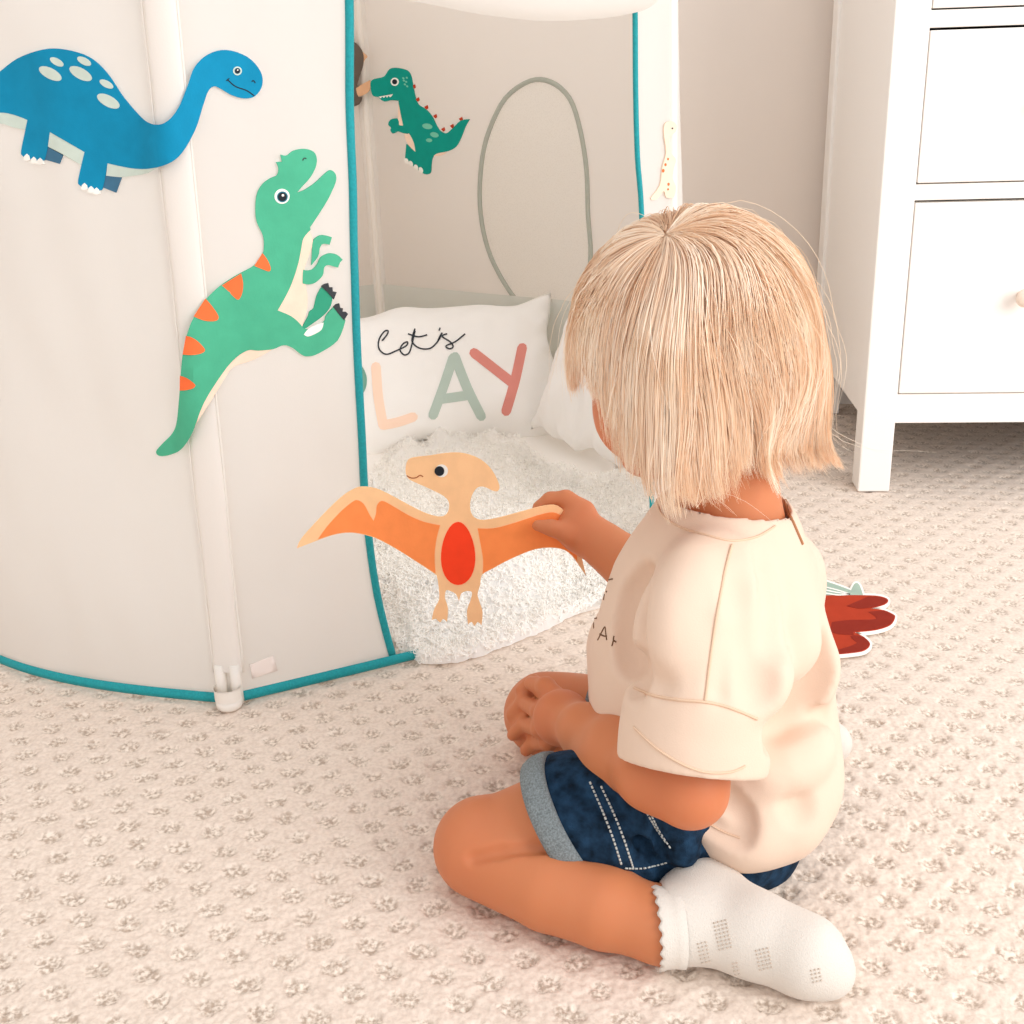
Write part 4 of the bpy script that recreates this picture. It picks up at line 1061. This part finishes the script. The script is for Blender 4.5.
for s_ in ([(612, 560), (610, 570), (606, 585), (604, 600)], [(610, 545), (616, 549), (617, 552), (612, 556)], [(605, 585), (609, 580), (613, 579)], [(597, 592), (601, 588), (607, 592)]):
    seam('printed_branch', s_, .0006, M_INKB, off=.0002, sub=4)

# ---------------------------------------------------------------- denim shorts
def denim():
    m = mat('dark_denim', (25, 48, 70), .85, .1, noise=(90, .7)); nt = m.node_tree; N = nt.nodes; L = nt.links
    tc = N.new('ShaderNodeTexCoord'); w = N.new('ShaderNodeTexNoise'); w.inputs['Scale'].default_value = 700
    L.new(tc.outputs['Object'], w.inputs['Vector']); bp = N.new('ShaderNodeBump'); bp.inputs['Strength'].default_value = .5; bp.inputs['Distance'].default_value = .001
    L.new(w.outputs['Fac'], bp.inputs['Height']); L.new(bp.outputs[0], N['Principled BSDF'].inputs['Normal']); return m
M_DEN = denim(); M_CUFF = mat('denim_reverse', (126, 135, 138), .9, .1, noise=(700, .35), bump=(700, .4)); M_STI = mat('pale_stitching', (196, 200, 196), .8, .1)
D = Field(V(-.08, .66, .002), V(.36, 1.16, .20), .0025)
lc, rc = A(572, 814, .825), Rhip*.42+Rkn*.58+V(0, 0, .006)
D.chain([(pel+V(.004, -.004, -.002), .073), (Lhip, .060), (A(640, 812, .822), .057), (lc, .0525)], .02)
D.cap(A(716, 832, .835), .056, A(738, 832, .855), .056, .02)
D.chain([(pel, .07), (Rhip, .064), (rc, .0515)], .02)
for pts, r in (([(672, 800, .775), (666, 830, .765), (676, 852, .760), (688, 876, .762)], .006), ([(610, 800, .80), (640, 840, .775), (668, 880, .77)], .004), ([(700, 845, .775), (730, 856, .770), (770, 852, .78)], .005)):
    D.chain([(A(*p), r) for p in pts], .012, 'sub')
def half(Fld, p, n, region=None):
    n = nrmz(n); x, y, z = Fld.ax[0][:, None, None], Fld.ax[1][None, :, None], Fld.ax[2][None, None, :]
    d = (x-p[0])*n[0]+(y-p[1])*n[1]+(z-p[2])*n[2]
    if region is not None:
        c, r = region; far = np.sqrt((x-c[0])**2+(y-c[1])**2+(z-c[2])**2)-r; d = np.where(far < 0, d, -1)
    Fld.F = np.maximum(Fld.F, d.astype(np.float32))
lax = nrmz(Lkn-A(622, 782, .822)); rax = nrmz(Rkn-Rhip)
half(D, lc+lax*.010, lax, (lc+lax*.06, .09)); half(D, rc+rax*.004, rax, (rc+rax*.06, .09))
press(D, [([(650, 800), (662, 818), (668, 842), (676, 868)], .007, .006), ([(700, 862), (730, 868), (762, 862)], .006, .004), ([(612, 798), (632, 830), (648, 868)], .008, .003), ([(655, 850), (645, 862), (640, 875)], .006, .004), ([(560, 790), (585, 800), (612, 798)], .008, .003), ([(664, 806), (678, 830), (684, 856)], .009, -.004)], .008)
D.plane(V(0, 0, .004), V(0, 0, -1))
dv, df = D.mesh(2)
shorts = meshobj('shorts', dv, df, M_DEN, person); shorts['label'] = 'dark blue denim shorts with rolled cuffs'
def cuff(c, ax, r, w, name='cuff'):
    s1 = nrmz(np.cross(ax, V(0, 0, 1))); s2_ = np.cross(ax, s1); G = []
    for t in np.linspace(0, 2*math.pi, 49):
        row = []
        for u_, rr in ((-w/2, r-.004), (-w/2, r), (-w/4, r+.0018), (0, r+.0022), (w/4, r+.0018), (w/2, r), (w/2+.0012, r-.002), (w/2, r-.006), (0, r-.006)):
            p = c+ax*u_+(s1*math.cos(t)+s2_*math.sin(t))*(rr+.0015*math.sin(3*t+1)); p[2] = max(p[2], .004); row.append(p)
        G.append(row)
    mb = MB(); mb.grid(G); o_ = mb.build(name, M_CUFF, shorts); o_['label'] = 'pale grey-blue rolled cuff'; return o_
cuff(lc+lax*.006, lax, .0560, .021); cuff(rc+rax*.004, rax, .0535, .020)
dbv = objbvh(shorts)
for p in ([(590, 782), (602, 810), (613, 838), (622, 866)], [(601, 786), (613, 812), (624, 840), (633, 868)]): seam('stitching', p, .0009, M_STI, dbv, shorts, .0003, 12, .0035)
for p in ([(642, 805), (652, 822), (668, 845)], [(650, 812), (658, 828), (672, 850)], [(625, 868), (645, 868), (668, 862)], [(725, 872), (742, 884), (752, 890)], [(720, 878), (736, 890), (745, 893)]): seam('stitching', p, .0008, M_STI, dbv, shorts, .0003, 12, .0035)

# ---------------------------------------------------------------- socks
M_SOCK = mat('white_sock_knit', (220, 213, 204), .95, .05, bump=(900, .35), sheen=.2)
K = Field(V(.06, .62, .0), V(.42, 1.12, .10), .002)
K.chain([(fl(664, 926, .030), .0305), (fl(690, 915, .032), .029), (hee, .0285)], .012)
K.chain([(fl(690, 925, .030), .028), (fl(752, 938, .029), .0275), (bal, .0255), (toe, .0185)], .012)
K.chain([(hee, .0285), (bal+V(0, 0, .002), .0245)], .02)
for dx, dy, r in ((0, -6, .0125), (6, 2, .0115), (6, 9, .0105)): K.cap(bal, .016, fl(829+dx, 966+dy, .018), r, .006)
half(K, fl(664, 926, .03), nrmz(fl(664, 926, .03)-fl(690, 925, .03)), (fl(664, 926, .03), .06))
K.chain([(Ran+V(.012, 0, 0), .030), (V(.292, 1.028, .022), .0255), (Rto, .0205)], .012)
K.plane(V(0, 0, .0015), V(0, 0, -1))
kv, kf = K.mesh(2)
left = kv[:, 1] < .87
for name, msk, lab in (('sock', left, 'white knitted sock on the near foot with frilled top'), ('sock', ~left, 'white sock on the far foot')):
    idx = np.cumsum(msk)-1; f_ = kf[msk[kf].all(1)]
    so = meshobj(name, kv[msk], idx[f_], M_SOCK, person); so['label'] = lab
    if name == 'sock' and lab.startswith('white knitted'): near_sock = so
ax_ = nrmz(fl(660, 924, .030)-fl(690, 922, .03)); c_ = fl(667, 927, .0305); s1 = nrmz(np.cross(ax_, V(0, 0, 1))); s2_ = np.cross(ax_, s1); G = []
for i, t in enumerate(np.linspace(0, 2*math.pi, 97)):
    row = []
    for u_, rr in ((-.011, .0315), (-.0105, .0328), (-.004, .0318), (.003, .0318), (.0075, .0330), (.010, .0325), (.0085, .0300), (.0, .029)):
        p = c_+ax_*(u_+(.0013*math.sin(t*20) if u_ > .005 else 0))+(s1*math.cos(t)+s2_*math.sin(t))*(rr-.0008); p[2] = max(p[2], .002); row.append(p)
    G.append(row)
mb = MB(); mb.grid(G); mb.build('sock_cuff', M_SOCK, near_sock)
kb = objbvh(near_sock)
M_EYL = mat('eyelet_shadow', (206, 192, 178), .95, .05)
for cx, cy, n_, m_ in ((722, 938, 4, 8), (704, 955, 3, 6), (764, 962, 4, 6), (737, 971, 2, 4), (817, 978, 3, 4)):
    mb = MB()
    for i in range(n_):
        for j in range(m_):
            h = hit(kb, cx-n_*1.9+i*3.8+j*.8, cy-m_*1.9+j*3.8-i*.9, .0002)
            if h is not None: mb.tube([h+V(0, -.0002, -.0004), h+V(0, .0001, .0004)], .0009, 6)
    mb.build('eyelet_pattern', M_EYL, near_sock)
# ---------------------------------------------------------------- hair
def fsample(Fld, P):
    q = (P-Fld.lo)/Fld.h; n = Fld.n; inside = ((q > 0) & (q < n-1.001)).all(1)
    q = np.clip(q, 0, n-1.001); i = q.astype(int); f = q-i; r = 0
    for dx in (0, 1):
        for dy in (0, 1):
            for dz in (0, 1):
                w = (f[:, 0] if dx else 1-f[:, 0])*(f[:, 1] if dy else 1-f[:, 1])*(f[:, 2] if dz else 1-f[:, 2])
                r = r+w*Fld.F[i[:, 0]+dx, i[:, 1]+dy, i[:, 2]+dz]
    return np.where(inside, r, .2)
def dist(P): return np.minimum(fsample(B, P), fsample(S0, P)-.003)
def grad(P):
    e = .004; g = np.stack([dist(P+V(*d))-dist(P-V(*d)) for d in ((e, 0, 0), (0, e, 0), (0, 0, e))], 1)
    return g/(np.linalg.norm(g, axis=1)[:, None]+1e-9)
R_ = np.random.default_rng(21)
SC, SRAD = hp(-.006, 0, .008), V(.084, .073, .081)
q_ = ray(667, 238); o_ = AX@(CAM-SC)/SRAD; d_ = AX@q_/SRAD
bq = o_@d_; aq = d_@d_; cq = o_@o_-1; tq = (-bq-math.sqrt(max(0, bq*bq-aq*cq)))/aq
crown = CAM+q_*tq
def hair_sim(n, steps, ds, layer, flick=1.0, noise=.0):
    c = R_.normal(size=(n*4, 3)); c /= np.linalg.norm(c, axis=1)[:, None]
    ok = (c[:, 2] > -.42-.1*R_.random(len(c))) & ~((c[:, 0] > .50) & (c[:, 2] < .50)) & ~((c[:, 0] > .15) & (c[:, 2] < -.05))
    c = c[ok][:n]
    if n > 1000:                                           # denser at the whorl
        w = R_.normal(size=(n//9, 3))*.28+((crown-SC)@AX.T/SRAD); w /= np.linalg.norm(w, axis=1)[:, None]; c = np.concatenate([c, w])
    n = len(c)
    P = SC+(c*SRAD)@AX; nrm_ = (c/SRAD)@AX; nrm_ /= np.linalg.norm(nrm_, axis=1)[:, None]
    D = P-crown; far = np.linalg.norm(D, axis=1)
    D = D-nrm_*(D*nrm_).sum(1)[:, None]; D /= np.linalg.norm(D, axis=1)[:, None]+1e-6
    P = P+nrm_*.0035; D = D+R_.normal(size=D.shape)*.10+nrm_*.15; D /= np.linalg.norm(D, axis=1)[:, None]
    az = c.copy(); lay = layer(n, c)
    L = [P.copy()]
    ce = (P-SC)@AX.T
    for k in range(steps):
        rel = (P-SC)@AX.T
        g = np.zeros_like(P); g[:, 2] = -.22
        low = np.clip((.475-P[:, 2])/.05, 0, 1)[:, None]
        axis = np.stack([np.full(n, neck[0]-.012), np.full(n, neck[1]), P[:, 2]], 1)
        inw = axis-P; inw /= np.linalg.norm(inw, axis=1)[:, None]+1e-6
        back = np.clip((-rel[:, 0]-.018)/.03, 0, 1)[:, None]*np.clip((.075-rel[:, 1])/.05, 0, 1)[:, None]
        g = g+inw*.11*low-inw*.42*np.clip((.396-P[:, 2])/.022, 0, 1)[:, None]*back*flick
        g = g+V(0, 0, .13)*np.clip((.388-P[:, 2])/.04, 0, 1)[:, None]*back*flick
        D = D+g+R_.normal(size=D.shape)*noise+np.stack([vnoise(P*17+7*i, 30+i) for i in range(3)], 1)*.13; D /= np.linalg.norm(D, axis=1)[:, None]
        P = P+D*ds
        for _ in range(2):
            d = dist(P); want = lay*min(1, .45+k*.14)
            m = d < want
            if m.any():
                gr = grad(P[m]); P[m] += gr*(want[m]-d[m])[:, None]
                Dm = D[m]; s_ = (Dm*gr).sum(1)[:, None]; D[m] = Dm-gr*np.minimum(s_, 0)
        L.append(P.copy())
    return np.stack(L, 1), c
def resample(S, ends, m, c):
    """cut each strand where it drops below its end height (flicked ones a little after they turn out)"""
    n, K, _ = S.shape; out = np.zeros((n, m, 3)); idx = np.arange(K)
    for i in range(n):
        below = np.nonzero(S[i, :, 2] < ends[i])[0]; k = below[0] if len(below) else K-1
        turn = np.nonzero(S[i, :, 2] < .396)[0]
        if len(turn) and c[i, 0] < -.3: k = min(k, turn[0]+R_.integers(4, 9))
        k = max(k, 5); t = np.linspace(0, k, m)
        for q in range(3): out[i, :, q] = np.interp(t, idx, S[i, :, q])
    return out
def end_height(c, S):
    n = len(c); rel = (S[:, S.shape[1]//2]-SC)@AX.T
    th = np.degrees(np.arctan2(np.abs(rel[:, 1]), rel[:, 0]))
    th = np.where(rel[:, 1] > 0, th, th)
    return np.interp(th, [0, 40, 59, 77, 90, 103, 118, 132, 148, 180], [.445, .430, .396, .366, .360, .358, .350, .352, .384, .364])+R_.normal(size=n)*.009+vnoise(c*5.5, 77)*.016
NH, MH = 15000, 22
S_, c_h = hair_sim(NH, 42, .0075, lambda n, c_: R_.uniform(.003, .0125, n)*(1+.8*np.clip(c_[:, 0], 0, 1)))
NH = len(S_); T = resample(S_, end_height(c_h, S_), MH, c_h)
# gather into locks
def clump(T, c, nc, amt, p):
    ctr = R_.choice(len(T), nc, replace=False); mid = T[:, len(T[0])//3]
    a = np.concatenate([c*.08, mid*.6], 1); d2 = ((a[:, None, :]-a[None, ctr, :])**2).sum(-1); k = ctr[d2.argmin(1)]
    w = (np.linspace(0, 1, T.shape[1])**p)[None, :, None]*(amt*R_.uniform(.5, 1.15, len(T)))[:, None, None]
    return T*(1-w)+T[k]*w, k
T, k1 = clump(T, c_h, 900, .5, .7); T, k2 = clump(T, c_h, 150, .55, 1.6)
wv = np.linspace(0, 1, MH)[None, :]
for ax_i in range(3):
    T[:, :, ax_i] += .0011*np.sin(wv*R_.uniform(5, 11, (NH, 1))+R_.uniform(0, 6, (NH, 1)))*wv
FL, c_f = hair_sim(120, 42, .0075, lambda n, c_: R_.uniform(.009, .022, n), 1.5, .09)
FLr = resample(FL, end_height(c_f, FL)-R_.uniform(-.02, .02, len(FL)), MH, c_f)
pal = np.array([lin(c)[:3] for c in ((255, 247, 234), (252, 237, 216), (246, 224, 197), (235, 202, 168), (212, 168, 128))])
lockcol = R_.random(NH)[k2]*.55+R_.random(NH)[k1]*.45
def shade(v): v = np.clip(v, 0, .999)*4; i = v.astype(int); f = (v-i)[..., None]; return pal[i]*(1-f)+pal[np.minimum(i+1, 4)]*f
def hair_mesh(T, r, cv):
    n, m, _ = T.shape; t = np.gradient(T, axis=1); t /= np.linalg.norm(t, axis=2)[..., None]+1e-9
    ref = np.array([.3, .2, .93]); s1 = np.cross(t, ref); s1 /= np.linalg.norm(s1, axis=2)[..., None]+1e-6; s2 = np.cross(t, s1)
    tp = (1-.75*np.linspace(0, 1, m)**3)[None, :, None]*r[:, None, None]
    Vv = np.stack([T+(s1*math.cos(g)+s2*math.sin(g))*tp for g in (0, 2.094, 4.189)], 2).reshape(-1, 3)
    b = (np.arange(n)[:, None]*m+np.arange(m-1)[None, :]).reshape(-1)*3; f = []
    for q in range(3): f.append(np.stack([b+q, b+(q+1) % 3, b+3+(q+1) % 3, b+3+q], 1))
    al = np.linspace(0, 1, m)[None, :]
    col = shade(cv[:, None]*.75+.22*np.clip(1-al*3.2, 0, 1)-.12*al)       # darker at the roots, sun-bleached tips
    col = np.repeat(np.concatenate([col, np.ones((n, m, 1))], 2), 3, axis=1).reshape(-1, 4)
    return Vv, np.concatenate(f), col
v1, f1, c1 = hair_mesh(T, R_.uniform(.00022, .00036, NH), np.clip((lockcol-.5)*1.35+.46+(R_.random(NH)-.5)*.25, 0, 1))  # locks differ in tone; spread widened to stand for shadow between strands
v2, f2, c2_ = hair_mesh(FLr, np.full(len(FLr), .00022), R_.random(len(FLr))*.3)
# scalp layer under the strands
HC = Field(LO, HI, .003)
HC.ell(hp(-.006, 0, .008), (.0852, .0742, .0822), AX, 0)
HC.ell(hp(-.02, 0, -.03), (.050, .064, .046), AX, .02)
half(HC, hp(.045, 0, .045), nrmz(fh*.8-uh*.75)); half(HC, hp(.012, 0, -.02), nrmz(fh), (hp(.06, 0, -.07), .075)); half(HC, hp(-.06, 0, -.055), nrmz(-uh*.9+fh*.3))
v3, f3 = HC.mesh(2); c3 = np.tile(np.array(lin((236, 206, 174))), (len(v3), 1))
M_HAIR = mat('blond_hair', (245, 215, 178), .4, .4, attr='col', transl=.3)
for n_ in M_HAIR.node_tree.nodes:
    if n_.type == 'BSDF_TRANSLUCENT': M_HAIR.node_tree.links.new([q for q in M_HAIR.node_tree.nodes if q.type == 'ATTRIBUTE'][0].outputs['Color'], n_.inputs['Color'])
hv = np.concatenate([v1, v2, v3]); hf = np.concatenate([f1, f2+len(v1), f3+len(v1)+len(v2)])
hair = meshobj('hair', hv, hf, M_HAIR, person, False, vcol=np.concatenate([c1, c2_, c3])); hair['label'] = 'chin length blond hair with flicked ends'
